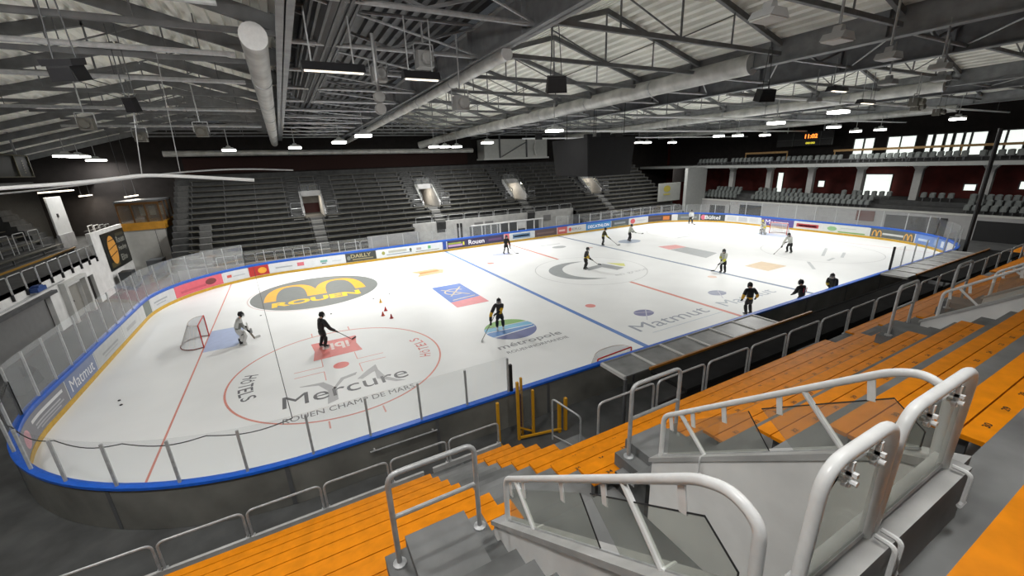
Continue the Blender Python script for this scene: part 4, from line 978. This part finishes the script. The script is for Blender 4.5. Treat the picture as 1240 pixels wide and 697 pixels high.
# booth
solo('folded_cart', MB().prism([(0,0),(1.3,.15),(1.1,.75),(.5,.95),(.2,.6)], lambda a, b, q: V((-32.0-.3*a, -4.6+a, -.12+b+.1)), -.25, .25) if False else MB().prism([(-2.2,-.12),(-.6,-.12),(-.8,.5),(-1.3,.9),(-1.9,.5)], lambda a, b, q: V((q, a, b)), -32.9, -32.3), M['steel_dark'], 'dark folded cart on the floor behind the left end glass', 'cart')
t = thing('commentary_booth', 'white corner block topped by an orange timber glazed booth', 'booth', (-32.8,26,-.12)); BX0, BX1, BY0, BY1 = -34.3, -31.35, 23.3, 28.2
part('block_wall', MB().box((BX0,BY0,-.12),(BX1,BY1,4.05)), C(176,176,172), t); part('wall_joint', MB().box((BX1-.75,BY0-.012,-.1),(BX1-.71,BY0,4.0)), M['steel_dark'], t)
part('timber_fascia', MB().box((BX0-.05,BY0-.1,4.05),(BX1+.1,BY1,4.72)), M['booth_wood'], t, 'orange timber fascia')
for x in (BX0,(BX0*2+BX1)/3,(BX0+2*BX1)/3,BX1): part('window_post', MB().box((x-.05,BY0-.05,4.72),(x+.05,BY0+.05,6.3)), C(92,60,20), t)
for y in (BY0+1.6,BY0+3.2,BY1): part('window_post', MB().box((BX1-.05,y-.05,4.72),(BX1+.05,y+.05,6.5)), C(92,60,20), t)
m = MB().box((BX0,BY0-.06,6.3),(BX1+.06,BY0+.06,6.5)); part('window_frame', m, C(92,60,20), t)
part('booth_glass', MB().box((BX0,BY0,4.72),(BX1,BY0+.02,6.3)).box((BX1-.02,BY0,4.72),(BX1,BY1,6.3)), M['glass_rail'], t)
part('booth_back', MB().box((BX0,BY1-.1,4.7),(BX1-.6,BY1,6.5)), C(150,120,84), t); part('booth_left', MB().box((BX0-.05,BY0,4.7),(BX0,BY1,6.5)), C(120,92,60), t); part('booth_roof', MB().box((BX0-.1,BY0-.1,6.5),(BX1+.1,BY1,6.65)), M['steel_dark'], t)
part('booth_lamp', MB().box((BX0+.3,BY0+.8,6.36),(BX1-.4,BY0+1.0,6.46)), M['lamp_warm'], t)
for j in range(3): part('booth_poster', MB().box((BX0+.4+.75*j,BY1-.16,5.0),(BX0+.9+.75*j,BY1-.11,5.9)), C(196,186,168), t)
tube_lamp((-33.6,23.6,6.95), (-33.5,27.6,7.05), 'tube lamp just above the orange timber booth', 12.3)
solo('ground_cart', MB().box((-32.9,21.2,.25),(-31.8,22.8,1.5)).box((-33,21.1,-.12),(-31.7,22.9,.0)).box((-32.9,21.3,0),(-32.8,21.4,.3)).box((-31.9,22.6,0),(-31.8,22.7,.3)), C(86,90,94), 'grey equipment cart standing in front of the white block', 'cart')
solo('ground_cart', MB().box((-33.9,17.5,.2),(-33.1,18.6,1.35)).box((-33.95,17.4,-.12),(-33.05,18.7,.05)).box((-33.8,17.6,0),(-33.7,17.7,.25)), C(60,64,66), 'dark equipment box standing below the club sign', 'cart')
struct('floor_carpet', MB().poly([(-34.2,15.5,-.125),(-30.6,11.2,-.125),(-27.2,15.6,-.125),(-31,22,-.125)]), M['carpet'], 'purple carpet strip in the far left corner', 'carpet')
t = thing('end_scoreboard', 'dark score panel hanging at the upper left edge', 'scoreboard', (-37,17,9)); part('board', MB().box((-37.2,13.0,8.95),(-37,18.6,10.4)), C(16,17,14), t); part('frame', MB().box((-37.0,16.6,8.95),(-36.95,16.75,10.4)).box((-37,18.5,8.95),(-36.95,18.6,10.4)).box((-37,13,10.35),(-36.95,18.6,10.45)).box((-37,13,8.92),(-36.95,18.6,8.98)), C(70,66,40), t)
part('marks', (lambda q: [q.box((-36.99,17.5,9.2+.16*k),(-36.96,17.58,9.26+.16*k)) for k in range(6)] and q)(MB()), C(150,150,120), t)
part('hanger', MB().box((-37.15,14.4,10.4),(-37.05,14.5,12)), M['steel'], t); part('hanger', MB().box((-37.15,17.4,10.4),(-37.05,17.5,12)), M['steel'], t)

# ------------------------------------------------------------------ right end
RX = 36.0
struct('wall_right', MB().box((RX,-19,-.12),(RX+.2,19.5,2.15)), C(150,150,150), 'pale low wall behind the right end boards', 'wall')
struct('trim_5', MB().box((RX-.06,-19,2.1),(RX+.3,19.5,2.28)), C(176,176,172), 'pale coping of the low end wall', 'trim')
for i, (a, b) in enumerate(((13.5,16),(8.0,11.2),(-5.6,-10.5),(-12.5,-17))): struct('door_%d' % (4+i), MB().box((RX-.05,a,-.12),(RX+.02,b,1.75 if i else 1.4)), M['black'], 'dark opening in the low end wall, number %s from the far side' % ORD[i], 'door')
solo('red_patch_panel', MB().box((RX-.08,-4.6,.9),(RX-.004,-2.9,2.0)).box((RX-.1,-4.2,1.2),(RX-.08,-3.4,1.7)), C(86,46,40), 'dark red panel on the low end wall beside the black opening', 'panel')
for k in range(3): struct('end_tier', MB().box((RX+.2+.85*k,-19,-.12),(RX+1.05+.85*k+(3 if k == 2 else 0),19.5,2.2+.45*k)), M['concrete_far'], 'grey tier of the right end stand, %s up' % ORD[k], 'tier')
struct('end_floor', MB().box((RX+2.7,-19,2.9),(44,19.5,3.05)), M['concrete_far'], 'dark floor behind the end seats', 'floor')
def make_seat(label, group):
    t = thing('tip_up_seat', label, 'seat', (0,0,0), group)
    m = MB().strip([V((.30,-.22+.055*k,.40)) for k in range(9)], [V((.44,-.22+.055*k,.86+.05*math.sin(PI*k/8))) for k in range(9)]); m.strip([V((.36,-.22+.055*k,.40)) for k in range(9)], [V((.48,-.22+.055*k,.86+.05*math.sin(PI*k/8))) for k in range(9)]); m.strip([V((.44,-.22+.055*k,.86+.05*math.sin(PI*k/8))) for k in range(9)], [V((.48,-.22+.055*k,.86+.05*math.sin(PI*k/8))) for k in range(9)]); m.box((.3,-.235,.38),(.46,-.205,.84)); m.box((.3,.205,.38),(.46,.235,.84))
    o = part('backrest', m, M['seat'], t)
    m = MB().prism([(-.2,.40),(.2,.40),(.21,.44),(.16,.80),(.0,.84),(-.16,.80),(-.21,.44)], lambda a, b, q: V((q+.12*(b-.4), a, b)), .20, .27); part('seat_pan', m, M['seat'], t)
    m = MB().box((.28,-.03,0),(.36,.03,.42)); m.box((.22,-.2,.36),(.38,.2,.40)); part('pedestal', m, M['steel_dark'], t); return t
groups = []
seat0 = None
def seat_row(x, z, ys, label, group):
    global seat0
    for y in ys:
        if seat0 is None: seat0 = make_seat(label, group); seat0.location = (x,y,z)
        else:
            r = dup(seat0, label=label, group=group); r.location = (x,y,z)
def ys(a, b, st=.56): 
    n = int(abs(b-a)/st); return [a + (b-a)*k/n for k in range(n+1)]
lowb = [(17.5,12.6),(9.9,-3.4),(-5.6,-10.4),(-11.4,-18)]
for k, nm in enumerate(('front','middle','back')):
    for (a, b) in (lowb if k < 2 else [(16.6,13.0),(10,8),(6.8,4.8),(-.2,-1.3),(-1.8,-4.6),(-7.5,-9.6),(-11.2,-18)]):
        if k < 2 and (a, b) == (-5.6,-10.4): continue
        seat_row(RX+.3+.85*k, 2.2+.45*k, ys(a, b), 'grey shell seat in the %s row of the lower right end stand' % nm, 'lower end stand, %s row seats' % nm)
struct('end_slab', MB().box((36.0,-30,6.75),(44,31,7.12)), C(140,142,140), 'pale concrete edge of the upper right end tier', 'slab')
for i, y in enumerate((14.9,9.3,4.0,-1.3,-6.5,-11.7)):
    m = MB().box((38.7,y-.32,3.05),(39.25,y+.32,6.3)); m.prism([(-.32,6.3),(.32,6.3),(.62,6.75),(-.62,6.75)], lambda a, b, q: V((q, y+a, b)), 38.7, 39.25)
    solo('concrete_column', m, C(150,150,148), 'pale concrete column under the upper end tier, %s from the far side' % ORD[i], 'column')
for k in range(2): struct('upper_tier', MB().box((36.6+.85*k,-20,7.1),(37.45+.85*k,20,7.15+.4*k+.05)), M['concrete_far'], 'upper end tier step %s' % ORD[k], 'tier')
for (a, b) in ((19,14.8),(13.6,8.2),(7.2,3.4),(2.6,.2),(-1.0,-10.2),(-11.4,-19)):
    seat_row(36.4, 7.2, ys(a, b), 'dark shell seat in the front row of the upper right end tier', 'upper end tier, front row seats')
for j in range(9):
    y1 = 19 - 4.2*j; t = thing('tier_handrail', 'thin dark rail along the upper end tier edge, %s from the far side' % ORD[j], 'railing', (36.1,y1-2,7.12)); part('tube_frame', MB().rtube([(36.1,y1,7.1),(36.1,y1,7.55),(36.1,y1-4.1,7.55),(36.1,y1-4.1,7.1)], .022, .08, 6), M['steel_dark'], t)
solo('timber_rail', MB().box((40,-20,8.42),(40.12,2.5,8.66)).box((40.02,-20,7.1),(40.1,-19.9,8.42)).box((40.02,-9,7.1),(40.1,-8.9,8.42)).box((40.02,2.3,7.1),(40.1,2.4,8.42)), M['wood'], 'light timber rail in front of the upper end windows', 'rail')
solo('timber_rail', MB().box((40,8,8.5),(40.12,14,8.75)).box((40.02,8,7.1),(40.1,8.1,8.5)).box((40.02,13.9,7.1),(40.1,14,8.5)), M['wood'], 'light timber rail at the far end of the upper tier', 'rail')
struct('upper_back_wall', MB().box((43.5,-30,7.1),(43.7,31,12.5)), M['dark_wall'], 'dark rear wall of the upper end tier', 'wall')
wn = 1
def window(y0, y1, z0, z1, x=43.4, m_=None, lab='bright window'):
    global wn
    o = struct('window_%d' % wn, MB().box((x-.02,y1,z0),(x+.04,y0,z1)), m_ or M['day'], lab, 'window'); WL[o.name] = V(o.location); wn += 1
    f = MB().prism([(y0+.05,z0-.05),(y0+.05,z1+.06),(y1-.05,z1+.06),(y1-.05,z0-.05),(y1+.04,z0-.05),(y1+.04,z1-.04),(y0-.04,z1-.04),(y0-.04,z0-.05)], lambda a_, b_, q: V((q, a_, b_)), x-.1, x+.05); part('window_frame', f, M['steel_dark'], o)
for i, (y0, y1) in enumerate(((1.9,.9),(.8,-.2),(-1.5,-2.7),(-2.75,-4.1),(-5.0,-5.5),(-5.7,-6.4),(-6.6,-7.1),(-7.3,-7.9),(-8.05,-8.5),(-8.6,-9.7),(-10.6,-11.0),(-11.1,-12.3),(-12.6,-13.4),(-13.8,-15))):
    window(y0, y1, 7.6, 9.85, lab='tall bright upper window, %s from the far side' % ORD[i])
window(-.05,-2.75,3.1,5.6, lab='big square bright window under the upper tier'); window(10.7,9.9,3.1,5.8, lab='narrow bright window under the upper tier'); window(5.2,4.4,3.95,4.75, lab='small square bright window under the upper tier'); window(-9.0,-9.95,3.95,4.6, lab='small bright window right of the big square one'); window(-12.9,-13.8,4.2,4.95, lab='bright window at the right edge')
for i, (y, w) in enumerate(((12.6,.4),(7.6,1.0),(.9,1.4),(-5.2,.7))):
    solo('ceiling_lamp', MB().box((40.2,y-w/2,6.62),(40.5,y+w/2,6.73)), M['lamp_warm'], 'warm ceiling lamp under the upper end tier, %s from the far side' % ORD[i], 'lamp')
struct('corner_wall', MB().box((32.2,17.5,-.12),(36.5,18,6.9)), C(150,152,150), 'pale wall block at the far right corner', 'wall')
struct('corner_wall', MB().box((27.8,18.6,2.3),(32.2,18.9,4.9)), C(140,142,138), 'pale balustrade with a club crest at the far right corner', 'wall')
solo('club_crest', MB().poly([(29.3+.75*math.cos(a)*1.0, 18.57, 4.1+.5*math.sin(a)) for a in [2*PI*k/9 for k in range(9)]]).box((28.6,18.55,3.2),(30.0,18.57,3.4)), C(150,140,60), 'yellow and dark crest on the pale corner balustrade', 'emblem')
struct('corner_wall', MB().box((31.0,19.0,4.9),(36.5,19.2,6.9)), M['dark_wall'], 'dark recess above the corner balustrade', 'wall')
t = thing('end_scoreboard', 'black scoreboard with amber digits hanging at the right end', 'scoreboard', (40,5.9,9.3)); part('board', MB().box((40,2.9,9.3),(40.3,9.6,11.0)), C(14,15,15), t)
tx = text_mb('11:02', 1.5, .5, .03); part('amber_digits', mapped(tx, lambda p: V((39.98, 6.1-p.x, 10.2+p.y))), M['led_r'], t); tx = text_mb('00:00', 1.1, .25, .03); part('yellow_digits', mapped(tx, lambda p: V((39.98, 5.9-p.x, 9.5+p.y))), M['led_y'], t)
part('frame', MB().box((39.96,7.5,9.3),(40,7.55,11)).box((39.96,4.2,9.3),(40,4.25,11)).box((39.96,2.9,10.05),(40,9.6,10.1)), C(60,62,60), t); part('hanger', MB().box((40.1,4,11),(40.2,4.1,13.5)), M['steel'], t); part('hanger', MB().box((40.1,8.4,11),(40.2,8.5,13.5)), M['steel'], t)

# ------------------------------------------------------------------ centre cube
t = thing('centre_scoreboard', 'big dark four-sided video cube hanging over the centre of the ice', 'scoreboard', (0,0,7.4))
for k in range(4):
    a = R(90*k); T = Matrix.Rotation(a, 4, 'Z'); m = MB()
    m.prism([(-2.15,10.05),(2.15,10.05),(1.98,7.45),(-1.98,7.45)], lambda p, q, s_: T @ V((p, -2.2+(10.05-q)*.08+s_, q)), 0, .12); part('screen', m, M['screen'], t, 'unlit video screen')
part('top_plate', MB().box((-2.1,-2.1,9.95),(2.1,2.1,10.05)), M['black'], t); part('base_plate', MB().box((-1.9,-1.9,7.45),(1.9,1.9,7.52)), M['black'], t)
for sx in (-1.2,1.6):
    for sy in (-1.6,1.6): part('hanging_cable', MB().tube([(sx,sy,10.05),(sx,sy,12.9)], .025, 6), M['black'], t)
for a, b in (((-.4,-1.4,10.05),(.5,-.9,10.4)),((.8,-1.6,10.05),(1.5,-1.1,10.35)),((-1.7,-1.5,10.05),(-1.2,-1.1,10.3))): part('hoist', MB().box(a, b), M['black'], t)

# ------------------------------------------------------------------ roof
ZG = 12.1; GX = [-46,-20.3,-13.9,-1.8,3.9,17.0,22.6,36.0,45]; YA, YB = -31.5, 31.8
WIDE = [(-33.0,-20.3),(-13.9,-1.8),(3.9,17.0),(22.6,36.0)]; SERV = [(-20.3,-13.9),(-1.8,3.9),(17.0,22.6),(36.0,45)]
def deckmesh(xa, za, xb, zb):
    n = int(abs(xb-xa)/.42); A = []; 
    for k in range(n):
        for t, h in ((0,0),(.40,0),(.46,.17),(.94,.17)): f = (k+t)/n; A.append((xa+(xb-xa)*f, za+(zb-za)*f+h))
    A.append((xb, zb))
    return MB().strip([V((x,YA,z)) for x, z in A], [V((x,YB,z)) for x, z in A])
RID = 14.55; EAV = 12.9
for i, (a, b) in enumerate(WIDE):
    c = (a+b)/2; m = deckmesh(a, EAV, c, RID) if i else deckmesh(-45.5, RID-(c+45.5)*(RID-EAV)/(b-c), c, RID); m.merge(deckmesh(c, RID, b, EAV)); o = struct('ceiling', m, M['deck'], 'pale corrugated roof deck over wide bay %s from the left' % ORD[i], 'ceiling')
for i, (a, b) in enumerate(SERV): struct('ceiling', deckmesh(a, 13.6, b, 13.6), M['steel_dark'], 'dark corrugated deck over service bay %s from the left' % ORD[i], 'ceiling')
for i, x in enumerate(GX[1:-1]):
    m = MB().box((x-.02,YA,ZG),(x+.02,YB,ZG+1.15)); m.box((x-.2,YA,ZG),(x+.2,YB,ZG+.05)); m.box((x-.2,YA,ZG+1.1),(x+.2,YB,ZG+1.15))
    for y in range(-30, 31, 4): m.box((x-.18,y-.01,ZG+.05),(x+.18,y+.01,ZG+1.1))
    solo('roof_girder', m, M['steel'], 'grey steel roof girder spanning the hall, %s from the left' % ORD[i], 'girder', kind='structure')
def truss(a, b, y, label, dark=False):
    c = (a+b)/2; zt = 12.45; t = thing('roof_truss', label, 'truss', (c,y,zt), kind='structure'); st = M['truss']
    ht = .42 if dark else .2
    sl = (RID-EAV)/(b-c)
    for s, e in ((a+.1 if not dark else -45.3, c), (b-.1, c)): part('top_chord', MB().bar((s,y,RID-.02-ht/2-sl*abs(c-s)),(e,y,RID-.02-ht/2),.14,ht), st, t)
    part('tie_beam', MB().bar((a+.1,y,zt),(b-.1,y,zt),.12,.15), st, t)
    part('king_post', MB().bar((c,y,zt),(c,y,RID-.2),.055,.055), st, t)
    for f in (.27,.73): 
        x = a+(b-a)*f; z = EAV-.16+(RID-EAV)*(1-abs(f-.5)*2); part('post', MB().bar((x,y,zt),(x,y,z-.05),.045,.045), st, t)
    for s in (-1,1): part('brace', MB().bar((c,y,zt+.05),(c+s*(b-a)*.23,y,zt+(RID-zt)*.5),.04,.04), st, t)
for bi, (a, b) in enumerate(WIDE):
    for k in range(16):
        y = -30.2 + 3.95*k; truss(a, b, y, 'grey steel truss in wide roof bay %s from the left, %s from the near wall' % (ORD[bi], ORD[k]), bi in (0,))
for bi, (a, b) in enumerate(SERV[0:3]):
    for k in range(16):
        y = -30.2 + 3.95*k; t = thing('bay_frame', 'cross frame of grey tubes in service bay %s, %s from the near wall' % (ORD[bi], ORD[k]), 'frame', ((a+b)/2,y,12.2), kind='structure')
        part('lower_tube', MB().tube([(a,y,12.3),(b,y,12.3)], .07, 8), M['galv'], t); part('upper_tube', MB().tube([(a,y,13.3),(b,y,13.3)], .06, 6), M['steel'], t)
        part('diagonal', MB().bar((a,y,13.25),((a+b)/2,y,12.33),.08,.08).bar(((a+b)/2,y,12.33),(b,y,13.25),.08,.08), M['steel'], t)
        if k < 15: part('plan_brace', MB().tube([(a,y,12.35),(b,y+3.95,12.35)], .035, 6), M['galv'], t)
def duct(pts, r, label, caps=True, fil=.8):
    t = thing('ventilation_duct', label, 'duct', tuple(pts[0])); m = MB().rtube(pts, r, fil, 20, 6); part('tube', m, M['duct'], t, smooth=True)
    L = [V(p) for p in pts]
    for a, b in zip(L, L[1:]):
        n = int((b-a).length/5)
        for k in range(1, n): q = lerp(a, b, k/n); d = (b-a).normalized(); part('collar', MB().tube([q-d*.06, q+d*.06], r+.02, 20), M['galv'], t)
    d = (L[0]-L[1]).normalized(); part('end_cap', MB().tube([L[0], L[0]+d*.03], r*1.03, 20), M['paint'], t); return t
duct([(-21.05,-12.0,11.95),(-20.95,27.5,11.6)], .33, 'silver round duct with a white end cap hanging at the upper left')
duct([(-13.85,-12.6,11.95),(-13.7,28,11.6)], .2, 'slim silver duct under the girder left of the middle bay')
duct([(-1.9,-13.2,12.3),(-2.1,26.5,11.9),(-4.8,28.5,11.2)], .42, 'large silver duct under the girder right of the middle bay')
duct([(17.0,-13.8,12.2),(17.0,27,11.9)], .36, 'silver duct with an end cap in the right half of the roof')
duct([(36,-9,11.9),(36,27,11.8)], .33, 'silver duct farthest right in the roof')
duct([(-30.8,28.2,10.75),(2.4,28.2,10.45)], .28, 'long silver duct running above the far stand', fil=.3)
t = thing('air_handling_duct', 'huge dark ribbed duct in the service bay left of the middle', 'duct', (-19,-10,12.9)); m = MB()
m.tube([(-19.0,y*1.0,12.85) for y in range(-24,4,2)], .62, 24); part('tube', m, M['black_shine'], t); m = MB()
for k in range(18):
    a = 2*PI*k/18; m.bar((-19.0+.64*math.cos(a),-24,12.85+.64*math.sin(a)), (-19.0+.64*math.cos(a),2,12.85+.64*math.sin(a)), .07, .05)
part('rib', m, M['steel_dark'], t)
for i, (y, x0, x1, z) in enumerate(((-14.5,-32,-21.6,11.9),(-10.3,-32,-21.6,11.85),(-6.2,-32,-21.6,11.8),(2,-32,-21.6,11.8),(10,-32,-21.6,11.7),(-11.5,-1,40,11.35),(-4,0,40,11.2),(6,0,40,11.1),(14,2,40,11.0))):
    t = thing('lighting_pipe', ('pale lighting pipe across the left roof bay, %s from the camera' % ORD[i]) if i < 5 else ('pale lighting pipe across the right roof bays, %s from the camera' % ORD[i-5]), 'pipe', ((x0+x1)/2,y,z)); part('tube', MB().tube([(x0,y,z),(x1,y,z)], .07, 8), M['galv'] if i < 5 else M['paint'], t)
    for k in range(4): xx = x0 + (x1-x0)*(.08+.28*k); part('hanger', MB().tube([(xx,y,z+.05),(xx,y,12.8)], .015, 5), M['steel_dark'], t)
for i, (pts, r) in enumerate((([(-29.5,-9.85,8.36),(-27.56,-9.85,8.41),(-25.94,-9.85,8.47),(-24.61,-9.85,8.61),(-23.9,-9.85,8.56),(-21.83,-9.85,8.33)], .05), ([(-30,-8.0,8.15),(-27.5,-8.0,8.3),(-24,-8.0,8.68),(-22.3,-8,8.72),(-20.6,-8.0,8.6)], .025))):
    t = thing('hanging_curved_pipe', ['white bowed pipe hanging on a wire at the upper left','thin second bowed pipe hanging behind the white one'][i], 'pipe', pts[0]); part('tube', MB().rtube(pts, r, .8, 8), M['paint'] if i == 0 else M['galv'], t, smooth=True)
    q = pts[3] if i == 0 else pts[2]; part('wire', MB().tube([q, (q[0]+.2,q[1]+.02,10.22 if i == 0 else 12.2)], .012, 5), M['galv'], t)
# speakers
def speaker(x, y, z, w, h, label, big=False):
    t = thing('hanging_speaker', label, 'speaker', (x,y,z)); yaw = Matrix.Translation(V((x,y,z))) @ Matrix.Rotation(R(-25), 4, 'Z') @ Matrix.Rotation(R(14), 4, 'X'); f = lambda m: mapped(m, lambda p: yaw @ p)
    m = MB().prism([(-w*.5,-.25*h),(w*.5,-.25*h),(w*.42,h*.5),(-w*.42,h*.5)], lambda a, b, q: V((a,q,b)), -w*.35, w*.35); part('cabinet', f(m), M['black'], t)
    part('grille', f(MB().box((-w*.42,-w*.37,-.2*h),(w*.42,-w*.35,.42*h))), M['black_shine'], t)
    if big:
        m = MB().prism([(-w*.62,.1*h),(w*.5,.1*h),(w*.55,h*.45),(-w*.65,h*.45)], lambda a, b, q: V((a,q,b+h*.4)), -w*.3, w*.4); part('upper_cabinet', f(m), M['black_shine'], t)
    m = MB(); m.tube([V((x-w*.35,y,z+h*.45)), V((x-.1,y,12.5))], .014, 6); m.tube([V((x+w*.35,y,z+h*.45)), V((x+.1,y,12.5))], .014, 6); part('hanging_bracket', m, M['steel_dark'], t)
speaker(-24.45,-13.6,10.55,.52,.36,'large black loudspeaker cluster at the upper left corner',True)
speaker(-24.4,-9.7,10.45,.3,.5,'small black loudspeaker right of the big cluster')
speaker(-13.0,-14.2,10.75,.62,.62,'black cube loudspeaker in the middle roof bay')
speaker(-3.2,-14.8,10.7,.65,.6,'black loudspeaker in the right roof bays')
speaker(-1.0,6,10.6,.6,.6,'small black loudspeaker far back near the control room')
# light fittings -------------------------------------------------------------
def flood(x, y, z, label, power=0, tilt=0,  scale=1.0, drop=1.0):
    t = thing('floodlight', label, 'lamp', (x,y,z)); w = .42*scale
    m = MB().prism([(-w,0),(w,0),(w*.62,.15),(-w*.62,.15)], lambda a, b, q: V((x+a,y+q,z+b)), -w*.75, w*.75); m.prism([(-w*.4,.15),(w*.4,.15),(w*.22,.3),(-w*.22,.3)], lambda a, b, q: V((x+a,y+q,z+b)), -w*.3, w*.3); part('housing', m, C(188,190,190), t)
    part('diffuser', MB().box((x-w*.92,y-w*.68,z-(.14 if power else .03)),(x+w*.92,y+w*.68,z-.002)), M['lamp'] if power else C(206,208,206), t)
    part('hanger', MB().tube([(x,y,z+.34),(x,y,z+.34+drop)], .03, 6), M['galv'], t)
    if power:
        l = bpy.data.lights.new('rink_lamp', 'AREA'); l.shape = 'RECTANGLE'; l.size = w*1.8; l.size_y = w*1.3; l.energy = power; l.color = (1,.985,.95)
        o = bpy.data.objects.new('rink_lamp', l); col.objects.link(o); o.parent = t; o.location = (0,0,-.16); o.rotation_euler.x = R(tilt)
    return t
LIT = [(-36.4,23.4,10.6),(-36.45,26.2,10.65),(-36.5,30.4,10.45),(-24.5,18.3,10.6),(-19.5,15.9,10.6),(-16.6,10,10.65),(-15.8,4,10.7),(-6.2,18.5,10.6),(-4.8,19,10.6),(-3.3,19.4,10.6),(-2.9,12.3,10.6),(-4.2,-1.1,10.6),(21.3,16.7,10.6),(23.2,17.2,10.6),(29.1,18.1,10.6),(21.8,5.4,10.6),(24.5,5.0,10.6),(28.8,4.6,10.6),(23.2,-5.0,10.6),(34.6,-1.8,10.5),(35.0,-3.8,10.5),(26.6,-12,10.6),(7.8,-12.4,10.7),(10.2,-7.5,10.6)]
PW = 830
for i, (x, y, z) in enumerate(LIT):
    flood(x, y, z, 'glowing floodlight hanging from the roof, %s of the lit ones counted from the left' % ORD[i], 40 if i == 11 else (PW if x < 0 else PW*.62) if y < 20 and x < 33 else 300 if x < 0 else 120, scale=1.7 if i < 3 else 1.25, drop=1.3 if x > -30 else 1.15)
OFF = [(-14.6,-20.7,11.0),(-12.2,-20.3,11.0),(-9.4,-20.2,10.9),(-5.6,-19.7,10.9),(-1.8,-19.6,10.9),(1.5,-18.6,10.9),(3.0,-13.5,10.9),(0.2,-17.5,10.9)]
for i, (x, y, z) in enumerate(OFF): flood(x, y, z, 'unlit grey floodlight over the near benches, %s from the left' % ORD[i], 0, drop=1.1, scale=.72)
for i, (x, y, z, l) in enumerate(((-19.4,-13.6,10.9,1.5),(-17.2,-13.8,10.8,1.0),(1.2,-15.3,11.0,1.2),(6.5,-14.2,10.8,1.3))):
    t = thing('light_bar', 'black trough light bar with a bright strip below, %s from the left' % ORD[i], 'lamp', (x,y,z)); part('trough', MB().prism([(-.2,0),(.2,0),(.13,.2),(-.13,.2)], lambda a, b, q: V((x+q,y+a,z+b)), -l/2, l/2), M['black_shine'], t); part('strip', MB().box((x-l/2+.05,y-.12,z-.02),(x+l/2-.05,y-.04,z+.0)), M['lamp_warm'], t); [part('hanger', MB().tube([(x+q*l/3,y,z+.2),(x+q*l/3,y,12.3)], .02, 6), M['galv'], t) for q in (-1,1)]
for i, (x, y, z) in enumerate(((-16.9,-13.3,11.2),(-15.6,-12.6,10.2),(-17.7,-11,11.2),(-27.3,-3,10.4),(-26.6,1,10.2),(-23.8,-2,10.2),(10.5,-14.8,10.7),(14.5,-13.5,10.7),(20,-12.8,10.6))):
    t = thing('projector_fixture', 'small grey projector fixture hung among the roof tubes, %s' % (['by the service bay','lower one by the service bay','in front of the big duct','left roof bay front','left roof bay middle','left roof bay near the duct','right bays nearest','right bays middle','right bays farthest'][i]), 'lamp', (x,y,z))
    part('body', MB().box((x-.22,y-.2,z),(x+.22,y+.2,z+.42)).lathe([(.12,-.25),(.17,-.2),(.15,.0)], 12, at=(x,y-.2,z+.2), axis='y'), C(150,150,148) if i < 3 else C(110,108,100), t); part('yoke', MB().rtube([(x-.28,y,z+.2),(x-.28,y,z+.62),(x+.28,y,z+.62),(x+.28,y,z+.2)], .02, .05, 6), M['galv'], t); part('hanger', MB().tube([(x,y,z+.62),(x,y,12.35)], .025, 6), M['galv'], t)
t = thing('hanging_hoist', 'grey twin drum hoist on a rod below the service bay', 'hoist', (-18,-12,9.9)); x, y, z = -18.0,-12.0,10.4
part('rod', MB().tube([(x,y,z+.3),(x,y,12.3)], .05, 8), M['galv'], t); part('drum', MB().lathe([(.02,-.13),(.15,-.12),(.17,-.05),(.1,-.03),(.1,.03),(.17,.05),(.15,.12),(.02,.13)], 16, at=(x,y,z+.2), axis='y'), C(150,150,148), t); part('drum', MB().lathe([(.02,-.13),(.15,-.12),(.17,-.05),(.1,-.03),(.1,.03),(.17,.05),(.15,.12),(.02,.13)], 16, at=(x,y,z-.13), axis='y'), C(150,150,148), t)

# ------------------------------------------------------------------ unseen floodlights added to brighten near ice and benches, world, camera
for i, (x, y, z, e, ti) in enumerate(((-28,-18,11.5,1000,35),(-22,-20,11.6,620,40),(-16,-22.3,11.6,240,40),(-21.5,-25.2,11.7,210,0),(-16.5,-25.6,11.7,120,0),(-6,-29,11.6,50,10),(8,-29,11.6,50,10))):
    flood(x, y, z, 'added unseen floodlight over the near benches, %s of that row' % ORD[i], e, tilt=ti, drop=1.0)
for c in CF:
    l = bpy.data.lights.new('passage_lamp', 'AREA'); l.size = .5; l.energy = 110; l.color = (1,.88,.7); o = bpy.data.objects.new('passage_lamp', l); col.objects.link(o); o.location = (c-.5, 26.4, 5.9); o.rotation_euler = (R(-20),R(-25),0)
w = bpy.data.worlds.new('World'); sc.world = w; w.use_nodes = True
bg = w.node_tree.nodes['Background']; bg.inputs[0].default_value = (.8,.85,.9,1); bg.inputs[1].default_value = .05
cam = bpy.data.cameras.new('Camera'); co = bpy.data.objects.new('Camera', cam); col.objects.link(co); sc.camera = co
yaw, pit, rol, fpx = .4858, .3073, -.04, 498.076
cy_, sy_ = math.cos(yaw), math.sin(yaw); cp, sp = math.cos(pit), math.sin(pit)
f = V((sy_*cp, cy_*cp, -sp)); r = V((cy_, -sy_, 0)); u = r.cross(f)
r2 = r*math.cos(rol) + u*math.sin(rol); u2 = -r*math.sin(rol) + u*math.cos(rol)
Mx = Matrix((r2, u2, -f)).transposed().to_4x4(); Mx.translation = V((-21.0848,-25.9975,8.5115)); co.matrix_world = Mx
cam.sensor_width = 36; cam.lens = fpx/1240*36; cam.shift_y = 8.0/1240; cam.clip_start = .05; cam.clip_end = 300
sc.cycles.transparent_max_bounces = 24
sc.view_settings.view_transform = 'Standard'; sc.view_settings.look = 'None'; sc.view_settings.exposure = 0
